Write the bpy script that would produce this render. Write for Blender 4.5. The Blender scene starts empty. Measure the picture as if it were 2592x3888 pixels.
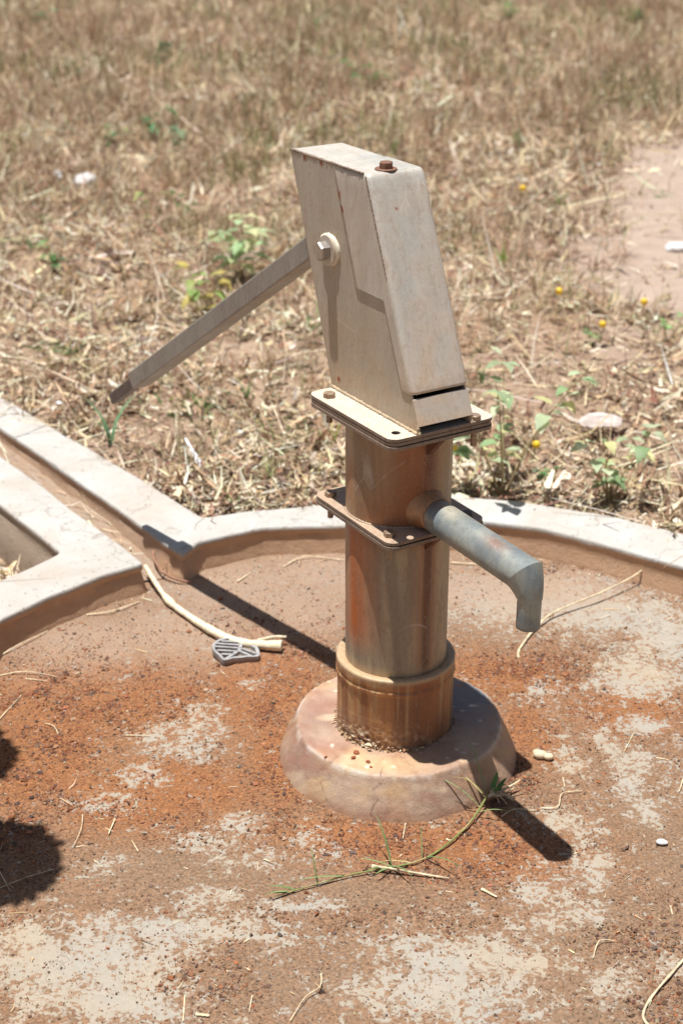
import bpy, bmesh, math, random
import numpy as np
from mathutils import Vector, Matrix
rng = np.random.default_rng(11); random.seed(5)
S = bpy.context.scene; C = S.collection; PI = math.pi
PHI = -0.9798                      # direction the spout points
SUN = Vector((0.149, 0.018, -1.0)) # direction light travels

# ------------------------------------------------------------------ helpers
def tag(o, label=None, cat=None, group=None, kind=None):
    for k, v in (('label', label), ('category', cat), ('group', group), ('kind', kind)):
        if v: o[k] = v
    return o

def empty(name, loc=(0, 0, 0), rz=0.0):
    o = bpy.data.objects.new(name, None); C.objects.link(o)
    o.location = loc; o.rotation_euler = (0, 0, rz); o.empty_display_size = .05
    return o

def big(name, V, F, mat, parent=None, smooth=True, col=None, angle=None):
    """mesh from numpy arrays; F is an (n,3) or (n,4) array, or a list of them"""
    me = bpy.data.meshes.new(name)
    Fs = F if isinstance(F, list) else [F]
    Fs = [np.asarray(f, dtype=np.int32) for f in Fs if len(f)]
    V = np.asarray(V, dtype=np.float32)
    me.vertices.add(len(V)); me.vertices.foreach_set('co', V.ravel())
    idx = np.concatenate([f.ravel() for f in Fs]); tot = np.concatenate([np.full(len(f), f.shape[1], np.int32) for f in Fs])
    me.loops.add(len(idx)); me.loops.foreach_set('vertex_index', idx)
    st = np.concatenate([[0], np.cumsum(tot)[:-1]]).astype(np.int32)
    me.polygons.add(len(tot)); me.polygons.foreach_set('loop_start', st); me.polygons.foreach_set('loop_total', tot)
    me.update(calc_edges=True); me.validate()
    me.polygons.foreach_set('use_smooth', np.full(len(me.polygons), smooth))
    if angle is not None: me.set_sharp_from_angle(angle=math.radians(angle))
    if col is not None:
        a = me.color_attributes.new('Col', 'FLOAT_COLOR', 'POINT')
        c = np.ones((len(V), 4), np.float32); c[:, :3] = col; a.data.foreach_set('color', c.ravel())
    me.materials.append(mat)
    o = bpy.data.objects.new(name, me); C.objects.link(o)
    if parent: o.parent = parent
    return o

def obj(name, bm, mat, parent=None, smooth=False, angle=35, bevel=0):
    bmesh.ops.recalc_face_normals(bm, faces=bm.faces)
    me = bpy.data.meshes.new(name); bm.to_mesh(me); bm.free()
    if smooth:
        for p in me.polygons: p.use_smooth = True
        me.set_sharp_from_angle(angle=math.radians(angle))
    me.materials.append(mat)
    o = bpy.data.objects.new(name, me); C.objects.link(o)
    if parent: o.parent = parent
    if bevel:
        m = o.modifiers.new('b', 'BEVEL'); m.width = bevel; m.segments = 2; m.limit_method = 'ANGLE'; m.angle_limit = math.radians(40)
    return o

def h2(ix, iy, seed):
    n = (ix.astype(np.int64) * 374761393 + iy.astype(np.int64) * 668265263 + seed * 1442695041) & 0x7fffffff
    n = ((n ^ (n >> 13)) * 1274126177) & 0x7fffffff
    n = (n ^ (n >> 16)) & 0xffff
    return n / 65535.0
def vn(x, y, seed=0):
    x = np.asarray(x, float); y = np.asarray(y, float)
    ix = np.floor(x); iy = np.floor(y); fx = x - ix; fy = y - iy
    fx = fx * fx * (3 - 2 * fx); fy = fy * fy * (3 - 2 * fy)
    a = h2(ix, iy, seed); b = h2(ix + 1, iy, seed); c = h2(ix, iy + 1, seed); d = h2(ix + 1, iy + 1, seed)
    return (a * (1 - fx) + b * fx) * (1 - fy) + (c * (1 - fx) + d * fx) * fy
def fbm(x, y, seed=0, o=4):
    s = 0; a = .5; t = 0
    for k in range(o):
        s = s + a * vn(np.asarray(x) * 2 ** k, np.asarray(y) * 2 ** k, seed + k * 7); t += a; a *= .5
    return s / t
def sst(x, a, b):
    t = np.clip((x - a) / (b - a), 0, 1); return t * t * (3 - 2 * t)
def s2l(c):
    c = np.asarray(c, float) / 255.0
    return np.where(c <= .04045, c / 12.92, ((c + .055) / 1.055) ** 2.4)
def mixc(a, b, t):
    return a * (1 - t[..., None]) + b * t[..., None]

# ------------------------------------------------------------------ materials
def newmat(name):
    m = bpy.data.materials.new(name); m.use_nodes = True
    nt = m.node_tree; b = nt.nodes['Principled BSDF']
    return m, nt, b
def N(nt, t, **kw):
    n = nt.nodes.new(t)
    for k, v in kw.items():
        if k.startswith('i_'): n.inputs[k[2:].replace('_', ' ')].default_value = v
        else: setattr(n, k, v)
    return n
def noise(nt, vec, scale, detail=6, rough=.6, dist=0):
    n = N(nt, 'ShaderNodeTexNoise'); n.inputs['Scale'].default_value = scale; n.inputs['Detail'].default_value = detail
    n.inputs['Roughness'].default_value = rough; n.inputs['Distortion'].default_value = dist
    nt.links.new(vec, n.inputs['Vector']); return n.outputs['Fac']
def ramp(nt, fac, stops, interp='LINEAR'):
    r = N(nt, 'ShaderNodeValToRGB'); r.color_ramp.interpolation = interp
    el = r.color_ramp.elements
    while len(el) < len(stops): el.new(.5)
    for e, (p, c) in zip(el, stops):
        e.position = p; e.color = (*c, 1) if hasattr(c, '__len__') else (c, c, c, 1)
    nt.links.new(fac, r.inputs['Fac']); return r.outputs['Color']
def mix(nt, fac, a, b, mode='MIX'):
    m = N(nt, 'ShaderNodeMix', data_type='RGBA', blend_type=mode)
    for sock, v in ((0, fac), (6, a), (7, b)):
        if isinstance(v, (int, float)): m.inputs[sock].default_value = v if sock == 0 else (v, v, v, 1)
        elif isinstance(v, (tuple, list, np.ndarray)): m.inputs[sock].default_value = (*v, 1)
        else: nt.links.new(v, m.inputs[sock])
    return m.outputs[2]
def math_(nt, op, a, b=None, c=None):
    m = N(nt, 'ShaderNodeMath', operation=op)
    for i, v in enumerate((a, b, c)):
        if v is None: continue
        if isinstance(v, (int, float)): m.inputs[i].default_value = v
        else: nt.links.new(v, m.inputs[i])
    return m.outputs[0]
def mapping(nt, vec, scale=(1, 1, 1), rot=(0, 0, 0)):
    m = N(nt, 'ShaderNodeMapping'); m.inputs['Scale'].default_value = scale; m.inputs['Rotation'].default_value = rot
    nt.links.new(vec, m.inputs['Vector']); return m.outputs['Vector']
def bump(nt, b, h, strength=.3, dist=.002):
    n = N(nt, 'ShaderNodeBump'); n.inputs['Strength'].default_value = strength; n.inputs['Distance'].default_value = dist
    nt.links.new(h, n.inputs['Height']); nt.links.new(n.outputs['Normal'], b.inputs['Normal'])
def coords(nt): return N(nt, 'ShaderNodeTexCoord').outputs['Object']
def attr(nt, name='Col'): 
    a = N(nt, 'ShaderNodeAttribute'); a.attribute_name = name; return a

def mat_steel(name, base, dust, rust, rust_amt=.3, dust_amt=.5, rough=.55, metal=.25, speck=True, use_col=False, zg=None, spots=()):
    """weathered galvanised steel: streaky zinc, settled dust, rust blooms"""
    m, nt, b = newmat(name); co = coords(nt)
    st = mapping(nt, co, (1, 1, .16))
    n1 = noise(nt, st, 28, 5, .6); n2 = noise(nt, co, 9, 5, .65, .4); n3 = noise(nt, co, 260, 3, .7); n4 = noise(nt, st, 70, 4, .7)
    if use_col: basec = attr(nt).outputs['Color']
    else: basec = mix(nt, ramp(nt, n1, [(.3, 0.), (.7, 1.)]), tuple(base * .82), tuple(base * 1.12))
    df = math_(nt, 'MULTIPLY', ramp(nt, n2, [(.34, 0.), (.66, 1.)]), dust_amt)
    if zg:
        sx = N(nt, 'ShaderNodeSeparateXYZ'); nt.links.new(co, sx.inputs[0]); mr = N(nt, 'ShaderNodeMapRange'); mr.inputs['From Min'].default_value = zg[0]; mr.inputs['From Max'].default_value = zg[1]
        nt.links.new(sx.outputs['Z'], mr.inputs['Value']); df = math_(nt, 'MULTIPLY', math_(nt, 'ADD', df, .15), math_(nt, 'SUBTRACT', 1.25, mr.outputs['Result']))
    c = mix(nt, df, basec, tuple(dust))
    n6 = noise(nt, mapping(nt, co, (1, 1, .35)), 150, 4, .75)
    c = mix(nt, ramp(nt, n6, [(.50, 0.), (.66, .42)]), c, tuple(rust * .8 + base * .2))
    sv = N(nt, 'ShaderNodeTexVoronoi', feature='DISTANCE_TO_EDGE'); sv.inputs['Scale'].default_value = 16; nt.links.new(mapping(nt, co, (1, 1, .35), (.4, .7, .3)), sv.inputs['Vector'])
    sm = math_(nt, 'MULTIPLY', ramp(nt, sv.outputs['Distance'], [(0., 1.), (.012, 0.)]), ramp(nt, n2, [(.5, 0.), (.6, .28)]))
    c = mix(nt, sm, c, tuple(np.minimum(base * 1.5 + .08, .8)))
    for (px, py, pz, pr) in spots:
        vd = N(nt, 'ShaderNodeVectorMath', operation='DISTANCE'); nt.links.new(co, vd.inputs[0]); vd.inputs[1].default_value = (px, py, pz)
        dd = math_(nt, 'ADD', math_(nt, 'DIVIDE', vd.outputs['Value'], pr), math_(nt, 'MULTIPLY', math_(nt, 'SUBTRACT', n6, .5), 3.))
        c = mix(nt, ramp(nt, dd, [(.55, .9), (1., 0.)]), c, tuple(s2l((146, 74, 40))))
    c = mix(nt, math_(nt, 'MULTIPLY', ramp(nt, n4, [(.56, 0.), (.72, 1.)]), rust_amt), c, tuple(rust))
    if speck:
        c = mix(nt, math_(nt, 'MULTIPLY', ramp(nt, n3, [(.60, 0.), (.72, 1.)]), .35), c, tuple(rust * .6))
        n5 = noise(nt, co, 420, 2, .5)
        c = mix(nt, math_(nt, 'MULTIPLY', ramp(nt, n5, [(.63, 0.), (.72, 1.)]), .35), c, (.62, .58, .5))
    c = mix(nt, .35, c, ramp(nt, n4, [(.2, .72), (.8, 1.2)]), 'MULTIPLY')
    nt.links.new(c, b.inputs['Base Color']); b.inputs['Metallic'].default_value = metal
    nt.links.new(ramp(nt, n2, [(.3, rough - .12), (.7, rough + .2)]), b.inputs['Roughness'])
    bump(nt, b, math_(nt, 'ADD', math_(nt, 'MULTIPLY', n2, 1.2), math_(nt, 'MULTIPLY', n3, .25)), .45, .0018)
    return m

ZINC = s2l((176, 170, 160)); TAN = s2l((196, 176, 150)); RUST = s2l((150, 92, 56)); DARK = s2l((70, 52, 42))
M_head = mat_steel('dusty_zinc', s2l((168, 162, 150)), s2l((182, 158, 130)), s2l((150, 118, 92)), .35, .6, .5, .12, zg=(.66, 1.05), spots=((-.20, -.047, .972, .007), (-.15, -.047, .972, .006), (-.10, -.047, .645, .006)))
M_cover = mat_steel('pale_zinc', s2l((188, 185, 175)), s2l((194, 168, 140)), s2l((156, 122, 94)), .35, .75, .5, .1, zg=(.64, 1.0), spots=((-.0965, -.050, .935, .0085), (-.088, -.050, .915, .006), (.004, -.012, .93, .004)))
M_flange = mat_steel('flange_steel', s2l((198, 192, 178)), s2l((210, 190, 160)), s2l((150, 104, 70)), .45, .6, .55, .1)
M_flange2 = mat_steel('tan_flange_steel', s2l((180, 160, 138)), s2l((192, 156, 122)), s2l((134, 92, 66)), .5, .6, .5, .1)
M_edge = mat_steel('raw_flange_steel', s2l((120, 100, 86)), s2l((168, 148, 126)), s2l((84, 56, 42)), .7, .5, .6, .1)
M_pipe = mat_steel('stained_pipe', ZINC, s2l((170, 142, 110)), s2l((116, 72, 46)), .35, .3, .52, .08, use_col=True)
M_handle = mat_steel('handle_steel', s2l((150, 146, 140)), s2l((160, 144, 128)), s2l((104, 86, 74)), .45, .45, .5, .25)
M_grip = mat_steel('worn_dark_steel', s2l((98, 88, 84)), s2l((122, 106, 98)), s2l((60, 48, 44)), .5, .4, .45, .4)
M_spout = mat_steel('spout_zinc', s2l((136, 144, 146)), s2l((156, 154, 144)), s2l((108, 98, 86)), .35, .3, .42, .3, use_col=True)
M_bolt = mat_steel('bolt_steel', s2l((150, 132, 112)), s2l((172, 140, 108)), s2l((110, 66, 40)), .6, .5, .45, .4)
M_rustbolt = mat_steel('rusty_bolt', s2l((124, 88, 68)), s2l((138, 96, 72)), s2l((84, 44, 30)), .7, .5, .65, .05)
M_rustsheet = mat_steel('dark_rusty_plate', s2l((98, 62, 44)), s2l((120, 78, 54)), s2l((62, 36, 26)), .6, .4, .7, .02)
M_darkbolt = mat_steel('dark_bolt', s2l((96, 86, 80)), s2l((120, 104, 92)), s2l((60, 48, 42)), .5, .4, .45, .4)
M_nickel = mat_steel('bright_bolt', s2l((176, 170, 164)), s2l((150, 140, 130)), s2l((110, 98, 90)), .3, .3, .3, .75)
M_weld = mat_steel('weld_bead', s2l((170, 152, 126)), s2l((202, 176, 138)), s2l((110, 78, 54)), .6, .5, .6, .05)
def plain(name, c, rough=.7, var=.25, sc=60, bmp=.3, spec=.3):
    m, nt, b = newmat(name); co = coords(nt); n1 = noise(nt, co, sc, 5, .65); n2 = noise(nt, co, sc * .15, 3)
    c0 = s2l(c); cc = mix(nt, ramp(nt, n1, [(.3, 0.), (.7, 1.)]), tuple(c0 * (1 - var)), tuple(np.minimum(c0 * (1 + var), .9)))
    cc = mix(nt, .5, cc, ramp(nt, n2, [(.3, .8), (.7, 1.15)]), 'MULTIPLY')
    nt.links.new(cc, b.inputs['Base Color']); b.inputs['Roughness'].default_value = rough; b.inputs['Specular IOR Level'].default_value = spec
    bump(nt, b, n1, bmp, .001); return m
M_inside = plain('dark_interior', (40, 34, 30), .9)
M_gasket = plain('black_gasket', (34, 30, 28), .8)
M_putty = plain('cream_putty', (206, 196, 174), .8, .12, 90)
M_dirt_crust = plain('dirt_crust', (150, 108, 80), .95, .45, 160, .8, .1)
M_stick = plain('peeled_wood', (224, 208, 176), .75, .22, 110, .7)
M_rubber = plain('grey_rubber', (160, 156, 152), .85, .25, 90, .6)
M_bone = plain('chalky_shell', (206, 188, 156), .6, .1, 50)
M_stone = plain('pinkish_stone', (204, 188, 178), .9, .2, 40)
M_litter = plain('white_scrap', (206, 202, 198), .6, .06, 40)
M_bark = plain('grey_bark', (112, 94, 76), .9, .3, 40)

def mat_vcol(name, rough=.8, trans=0., spec=.2, sc=200):
    m, nt, b = newmat(name); a = attr(nt)
    n = noise(nt, coords(nt), sc, 2)
    c = mix(nt, .6, a.outputs['Color'], ramp(nt, n, [(.25, .75), (.75, 1.2)]), 'MULTIPLY')
    nt.links.new(c, b.inputs['Base Color']); b.inputs['Roughness'].default_value = rough; b.inputs['Specular IOR Level'].default_value = spec
    if trans:
        t = N(nt, 'ShaderNodeBsdfTranslucent'); nt.links.new(c, t.inputs['Color']); ms = N(nt, 'ShaderNodeMixShader'); ms.inputs[0].default_value = trans
        nt.links.new(b.outputs[0], ms.inputs[1]); nt.links.new(t.outputs[0], ms.inputs[2])
        nt.links.new(ms.outputs[0], nt.nodes['Material Output'].inputs['Surface'])
    return m
M_straw = mat_vcol('straw', .75, .12, .25)
M_leaf = mat_vcol('weed_leaf', .5, .45, .35, 60)
M_grit = mat_vcol('laterite_grit', .9, 0, .15, 500)

def mat_floor():
    m, nt, b = newmat('dusty_concrete_floor'); co = coords(nt)
    d = attr(nt, 'dirt').outputs['Fac']; o = attr(nt, 'orange').outputs['Fac']; dk = attr(nt, 'soft').outputs['Fac']
    nA = noise(nt, co, 16, 8, .68, .5); nB = noise(nt, co, 75, 7, .72, .3); nC = noise(nt, co, 300, 4, .7); nD = noise(nt, co, 5, 4, .6)
    # broken edge between bare concrete and settled dirt
    nE = noise(nt, co, 38, 6, .75, .6)
    e = math_(nt, 'ADD', d, math_(nt, 'MULTIPLY', math_(nt, 'SUBTRACT', nA, .5), 1.3))
    e = math_(nt, 'ADD', e, math_(nt, 'MULTIPLY', math_(nt, 'SUBTRACT', nE, .5), 1.9))
    nF = noise(nt, co, 120, 4, .6, .2); nG = noise(nt, co, 210, 3, .6)
    e = math_(nt, 'ADD', e, math_(nt, 'MULTIPLY', math_(nt, 'SUBTRACT', nF, .5), 1.9))
    e = math_(nt, 'ADD', e, math_(nt, 'MULTIPLY', math_(nt, 'SUBTRACT', nB, .5), 2.2))
    f = ramp(nt, e, [(.20, 0.), (.40, .15), (.49, .70), (.60, .92), (.85, 1.)])
    soft = ramp(nt, e, [(.2, 0.), (.9, .75)])
    f = mix(nt, dk, f, soft)
    conc = mix(nt, ramp(nt, nD, [(.3, 0.), (.7, 1.)]), tuple(s2l((160, 154, 143))), tuple(s2l((168, 152, 130))))
    conc = mix(nt, .6, conc, ramp(nt, nB, [(.3, .8), (.7, 1.12)]), 'MULTIPLY')
    brown = mix(nt, ramp(nt, nB, [(.3, 0.), (.7, 1.)]), tuple(s2l((114, 90, 70))), tuple(s2l((138, 111, 88))))
    orng = mix(nt, ramp(nt, nB, [(.3, 0.), (.7, 1.)]), tuple(s2l((122, 80, 51))), tuple(s2l((148, 102, 68))))
    dirt = mix(nt, o, brown, orng)
    dirt = mix(nt, 1., dirt, ramp(nt, nG, [(.30, .62), (.5, 1.), (.70, 1.42)]), 'MULTIPLY'); dirt = mix(nt, .7, dirt, ramp(nt, nF, [(.30, .8), (.70, 1.22)]), 'MULTIPLY')
    pink = mix(nt, ramp(nt, nA, [(.3, 0.), (.7, 1.)]), tuple(s2l((150, 120, 98))), tuple(s2l((172, 146, 124))))
    vo = N(nt, 'ShaderNodeTexVoronoi', feature='DISTANCE_TO_EDGE'); vo.inputs['Scale'].default_value = 2.6
    wv = N(nt, 'ShaderNodeVectorMath', operation='ADD'); sc_ = N(nt, 'ShaderNodeVectorMath', operation='SCALE'); nz = N(nt, 'ShaderNodeTexNoise'); nz.inputs['Scale'].default_value = 9; nz.inputs['Detail'].default_value = 6
    nt.links.new(co, nz.inputs['Vector']); nt.links.new(nz.outputs['Color'], sc_.inputs[0]); sc_.inputs['Scale'].default_value = .35; nt.links.new(co, wv.inputs[0]); nt.links.new(sc_.outputs[0], wv.inputs[1]); nt.links.new(wv.outputs[0], vo.inputs['Vector'])
    ck = ramp(nt, vo.outputs['Distance'], [(.0, 1.), (.006, 0.)])
    conc = mix(nt, math_(nt, 'MULTIPLY', ck, .5), conc, tuple(s2l((110, 92, 76))))
    c = mix(nt, f, conc, dirt)
    pink = mix(nt, .9, pink, ramp(nt, nE, [(.3, .72), (.7, 1.22)]), 'MULTIPLY'); pink = mix(nt, .7, pink, ramp(nt, nC, [(.32, .65), (.68, 1.3)]), 'MULTIPLY')
    c = mix(nt, math_(nt, 'MULTIPLY', dk, .55), c, pink)
    nt.links.new(c, b.inputs['Base Color']); b.inputs['Roughness'].default_value = .92; b.inputs['Specular IOR Level'].default_value = .12
    h = math_(nt, 'ADD', math_(nt, 'MULTIPLY', nG, 1.1), math_(nt, 'ADD', math_(nt, 'MULTIPLY', nF, .8), math_(nt, 'MULTIPLY', nE, 1.)))
    bump(nt, b, h, .6, .0032); return m
M_floor = mat_floor()

def mat_kerb():
    m, nt, b = newmat('whitewashed_kerb'); co = coords(nt)
    g = N(nt, 'ShaderNodeSeparateXYZ'); nt.links.new(co, g.inputs[0]); z = g.outputs['Z']
    nA = noise(nt, co, 7, 7, .65, .6); nB = noise(nt, co, 45, 6, .7); nC = noise(nt, co, 220, 4, .7)
    top = mix(nt, ramp(nt, nA, [(.32, 0.), (.68, 1.)]), tuple(s2l((190, 188, 182))), tuple(s2l((176, 168, 157))))
    top = mix(nt, ramp(nt, nB, [(.62, 0.), (.75, .7)]), top, tuple(s2l((168, 140, 116))))
    top = mix(nt, .5, top, ramp(nt, nC, [(.3, .85), (.7, 1.1)]), 'MULTIPLY')
    pit = ramp(nt, noise(nt, co, 130, 3, .6), [(.66, 0.), (.72, .75)])
    top = mix(nt, pit, top, tuple(s2l((140, 122, 104))))
    top = mix(nt, ramp(nt, noise(nt, co, 2.4, 5, .7), [(.45, 0.), (.7, .45)]), top, tuple(s2l((176, 150, 126))))
    vo = N(nt, 'ShaderNodeTexVoronoi', feature='DISTANCE_TO_EDGE'); vo.inputs['Scale'].default_value = 3.2
    wv = N(nt, 'ShaderNodeVectorMath', operation='ADD'); sc_ = N(nt, 'ShaderNodeVectorMath', operation='SCALE'); nz = N(nt, 'ShaderNodeTexNoise'); nz.inputs['Scale'].default_value = 10; nz.inputs['Detail'].default_value = 5
    nt.links.new(co, nz.inputs['Vector']); nt.links.new(nz.outputs['Color'], sc_.inputs[0]); sc_.inputs['Scale'].default_value = .3; nt.links.new(co, wv.inputs[0]); nt.links.new(sc_.outputs[0], wv.inputs[1]); nt.links.new(wv.outputs[0], vo.inputs['Vector'])
    ck = ramp(nt, vo.outputs['Distance'], [(.0, 1.), (.010, 0.)])
    top = mix(nt, math_(nt, 'MULTIPLY', ck, .55), top, tuple(s2l((120, 104, 90))))
    side = mix(nt, ramp(nt, nA, [(.3, 0.), (.7, 1.)]), tuple(s2l((178, 142, 112))), tuple(s2l((200, 164, 132))))
    side = mix(nt, ramp(nt, nB, [(.55, 0.), (.75, .6)]), side, tuple(s2l((208, 178, 150))))
    zz = math_(nt, 'ADD', z, math_(nt, 'MULTIPLY', math_(nt, 'SUBTRACT', nB, .5), .012))
    mr = N(nt, 'ShaderNodeMapRange'); mr.inputs['From Min'].default_value = .0535; mr.inputs['From Max'].default_value = .0595; nt.links.new(zz, mr.inputs['Value'])
    # thin dark line where the top coat of plaster ends
    a = attr(nt, 'stain').outputs['Fac']
    side = mix(nt, math_(nt, 'MULTIPLY', math_(nt, 'SUBTRACT', 1., a), .8), side, mix(nt, nA, tuple(s2l((176, 164, 148))), tuple(s2l((160, 140, 120)))))
    c = mix(nt, mr.outputs['Result'], side, top)
    nt.links.new(c, b.inputs['Base Color']); b.inputs['Roughness'].default_value = .9; b.inputs['Specular IOR Level'].default_value = .15
    bump(nt, b, math_(nt, 'SUBTRACT', math_(nt, 'ADD', math_(nt, 'MULTIPLY', nB, 1.), math_(nt, 'MULTIPLY', nC, .6)), pit), .8, .003); return m
M_kerb = mat_kerb()

def mat_foot():
    m, nt, b = newmat('stained_footing_concrete'); co = coords(nt)
    a = attr(nt)
    nA = noise(nt, co, 10, 6, .6, .6); nB = noise(nt, co, 60, 5, .65); nC = noise(nt, co, 260, 4, .7)
    c = mix(nt, .6, a.outputs['Color'], ramp(nt, nB, [(.3, .82), (.7, 1.14)]), 'MULTIPLY')
    c = mix(nt, ramp(nt, nA, [(.5, 0.), (.72, .55)]), c, tuple(s2l((178, 134, 92))))
    nS = noise(nt, mapping(nt, co, (1, 1, .2)), 30, 5, .7)
    c = mix(nt, ramp(nt, nS, [(.5, 0.), (.7, .5)]), c, tuple(s2l((140, 96, 74))))
    c = mix(nt, ramp(nt, nC, [(.62, 0.), (.74, .5)]), c, tuple(s2l((214, 196, 166))))
    nt.links.new(c, b.inputs['Base Color']); b.inputs['Roughness'].default_value = .55; b.inputs['Specular IOR Level'].default_value = .35
    bump(nt, b, math_(nt, 'ADD', nB, math_(nt, 'MULTIPLY', nC, .6)), .5, .0025); return m
M_foot = mat_foot()

def mat_soil():
    m, nt, b = newmat('dry_field_soil'); co = coords(nt); a = attr(nt, 'path').outputs['Fac']
    nA = noise(nt, co, 1.2, 6, .6, .3); nB = noise(nt, co, 14, 7, .7, .3); nC = noise(nt, co, 90, 5, .7)
    soil = mix(nt, ramp(nt, nB, [(.3, 0.), (.7, 1.)]), tuple(s2l((132, 108, 90))), tuple(s2l((172, 148, 126))))
    soil = mix(nt, ramp(nt, nA, [(.35, 0.), (.7, .5)]), soil, tuple(s2l((166, 142, 112))))
    path = mix(nt, ramp(nt, nB, [(.3, 0.), (.7, 1.)]), tuple(s2l((160, 140, 124))), tuple(s2l((178, 158, 141))))
    c = mix(nt, a, soil, path)
    c = mix(nt, .4, c, ramp(nt, nC, [(.3, .8), (.7, 1.15)]), 'MULTIPLY')
    nt.links.new(c, b.inputs['Base Color']); b.inputs['Roughness'].default_value = .95; b.inputs['Specular IOR Level'].default_value = .1
    bump(nt, b, math_(nt, 'ADD', nB, math_(nt, 'MULTIPLY', nC, .3)), .8, .015); return m
M_soil = mat_soil()

# ------------------------------------------------------------------ basin outline
CX, CY, RR = .036, -.048, .844
inL = [(-.7437, .3165), (-.6662, .4207), (-.5805, .5144), (-.509, .5667)]
inR = [(-.4393, .6094), (-.4143, .6688), (-.2895, .7487), (-.1141, .7665), (.0400, .7900), (.1929, .7911), (.3108, .7629), (.4391, .6837), (.5756, .597)]
outR = [(-.4194, .7950), (-.333, .826), (-.128, .880), (.02, .912), (.141, .921), (.274, .900), (.457, .834), (.604, .750)]
outL = [(-.811, .4400), (-.7365, .5384), (-.6907, .6113)]
def arc(r, a0, a1, n): return [(CX + r * math.cos(a), CY + r * math.sin(a)) for a in np.linspace(a0, a1, n)]
# walk: left corner -> inner ring the long way round (through the front) -> right corner -> right wall -> outer ring -> left wall
P = []
P += inL[::-1]
aL = math.atan2(inL[0][1] - CY, inL[0][0] - CX); aR = math.atan2(inR[-1][1] - CY, inR[-1][0] - CX)
P += [(CX + (RR + .05 * max(0, math.sin(PI * i / 43)) ** .6) * math.cos(a), CY + (RR + .05 * max(0, math.sin(PI * i / 43)) ** .6) * math.sin(a)) for i, a in enumerate(np.linspace(aL + .06, aR + 2 * PI - .06, 44))]
P += inR[::-1]
P += [(-.9865, 1.3024), (-2.2, 2.835), (-2.30, 3.00)]
P += [(-2.2, 2.90), (-1.0357, 1.5159)]
P += outR
aRo = math.atan2(outR[-1][1] - CY, outR[-1][0] - CX); aLo = math.atan2(outL[0][1] - CY, outL[0][0] - CX)
P += [(CX + (.972 + .05 * max(0, math.sin(PI * i / 49)) ** .6) * math.cos(a), CY + (.972 + .05 * max(0, math.sin(PI * i / 49)) ** .6) * math.sin(a)) for i, a in enumerate(np.linspace(aRo - .10, aLo - 2 * PI + .08, 50))]
P += outL
P += [(-.8727, .8403), (-2.35, 2.70), (-2.30, 2.78), (-.9409, 1.117)]
P = np.array(P)
def resample(P, step, closed=True, keep=0.5):
    out = []
    n = len(P)
    for i in range(n if closed else n - 1):
        a = P[i]; b = P[(i + 1) % n]; L = np.linalg.norm(b - a); k = max(1, int(round(L / step)))
        for j in range(k): out.append(a + (b - a) * j / k)
    if not closed: out.append(P[-1])
    return np.array(out)
def inside(pts, poly):
    x, y = pts[:, 0], pts[:, 1]; r = np.zeros(len(pts), bool); n = len(poly)
    for i in range(n):
        x0, y0 = poly[i]; x1, y1 = poly[(i + 1) % n]
        c = ((y0 > y) != (y1 > y)) & (x < (x1 - x0) * (y - y0) / (y1 - y0 + 1e-12) + x0); r ^= c
    return r
O = resample(P, .012)
for _ in range(1): O = .5 * O + .25 * (np.roll(O, 1, 0) + np.roll(O, -1, 0))
area = .5 * np.sum(O[:, 0] * np.roll(O[:, 1], -1) - np.roll(O[:, 0], -1) * O[:, 1])
if area < 0: O = O[::-1]
T = np.roll(O, -1, 0) - np.roll(O, 1, 0); T /= np.linalg.norm(T, axis=1)[:, None]
NO = np.stack([T[:, 1], -T[:, 0]], 1)        # outward normal
O = O + NO * ((fbm(O[:, 0] * 6, O[:, 1] * 6, 3) - .5) * .008)[:, None]
def make_kerb():
    lv = [(.0655, -.0050), (.0650, -.0026), (.0632, -.0008), (.0595, 0.), (.0500, 0.), (.0465, -.0025), (.03, .001), (.012, .0045), (.0, .008), (-.03, .010), (-.14, .016)]
    V = []; K = len(O); st = []
    dC = np.hypot(O[:, 0] - CX, O[:, 1] - CY)
    inner = (dC < .90) | ((O[:, 1] - .6) * .62 + (O[:, 0] + .45) * .78 > -.02) & (O[:, 0] < -.4)
    for li, (z, off) in enumerate(lv):
        w = (vn(O[:, 0] * 30, O[:, 1] * 30, 11 + (li > 3)) - .5) * .0016
        if li in (4, 5): off = off + (fbm(O[:, 0] * 6, O[:, 1] * 6, 9) - .62) * .01 * (li == 5)
        q = O + NO * (off + w)[:, None] if not np.isscalar(off) else O + NO * (off + w)[:, None]
        zz = z + (fbm(O[:, 0] * 5, O[:, 1] * 5, 21) - .5) * .008 * (z > .0)
        V.append(np.c_[q, zz]); st.append(np.where(dC < .90, 1., np.where((O[:, 0] + .69) * .783 + (O[:, 1] - .611) * .622 < .02, .0, .5)))
    bm = bmesh.new(); rows = []
    for r in V: rows.append([bm.verts.new(v) for v in r])
    for a, b in zip(rows[:-1], rows[1:]):
        for i in range(K): bm.faces.new((a[i], a[(i + 1) % K], b[(i + 1) % K], b[i]))
    top = [bm.edges.get((rows[0][i], rows[0][(i + 1) % K])) for i in range(K)]
    bmesh.ops.triangle_fill(bm, use_beauty=True, use_dissolve=False, edges=top, normal=(0, 0, 1))
    o = obj('concrete_kerb', bm, M_kerb, None, True, 60)
    a = o.data.attributes.new('stain', 'FLOAT', 'POINT')
    a.data.foreach_set('value', np.concatenate(st).astype(np.float32))
    return tag(o, 'low pale concrete kerb curving round the red gritty slab and running off as a drain channel', 'kerb')
make_kerb()

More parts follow.
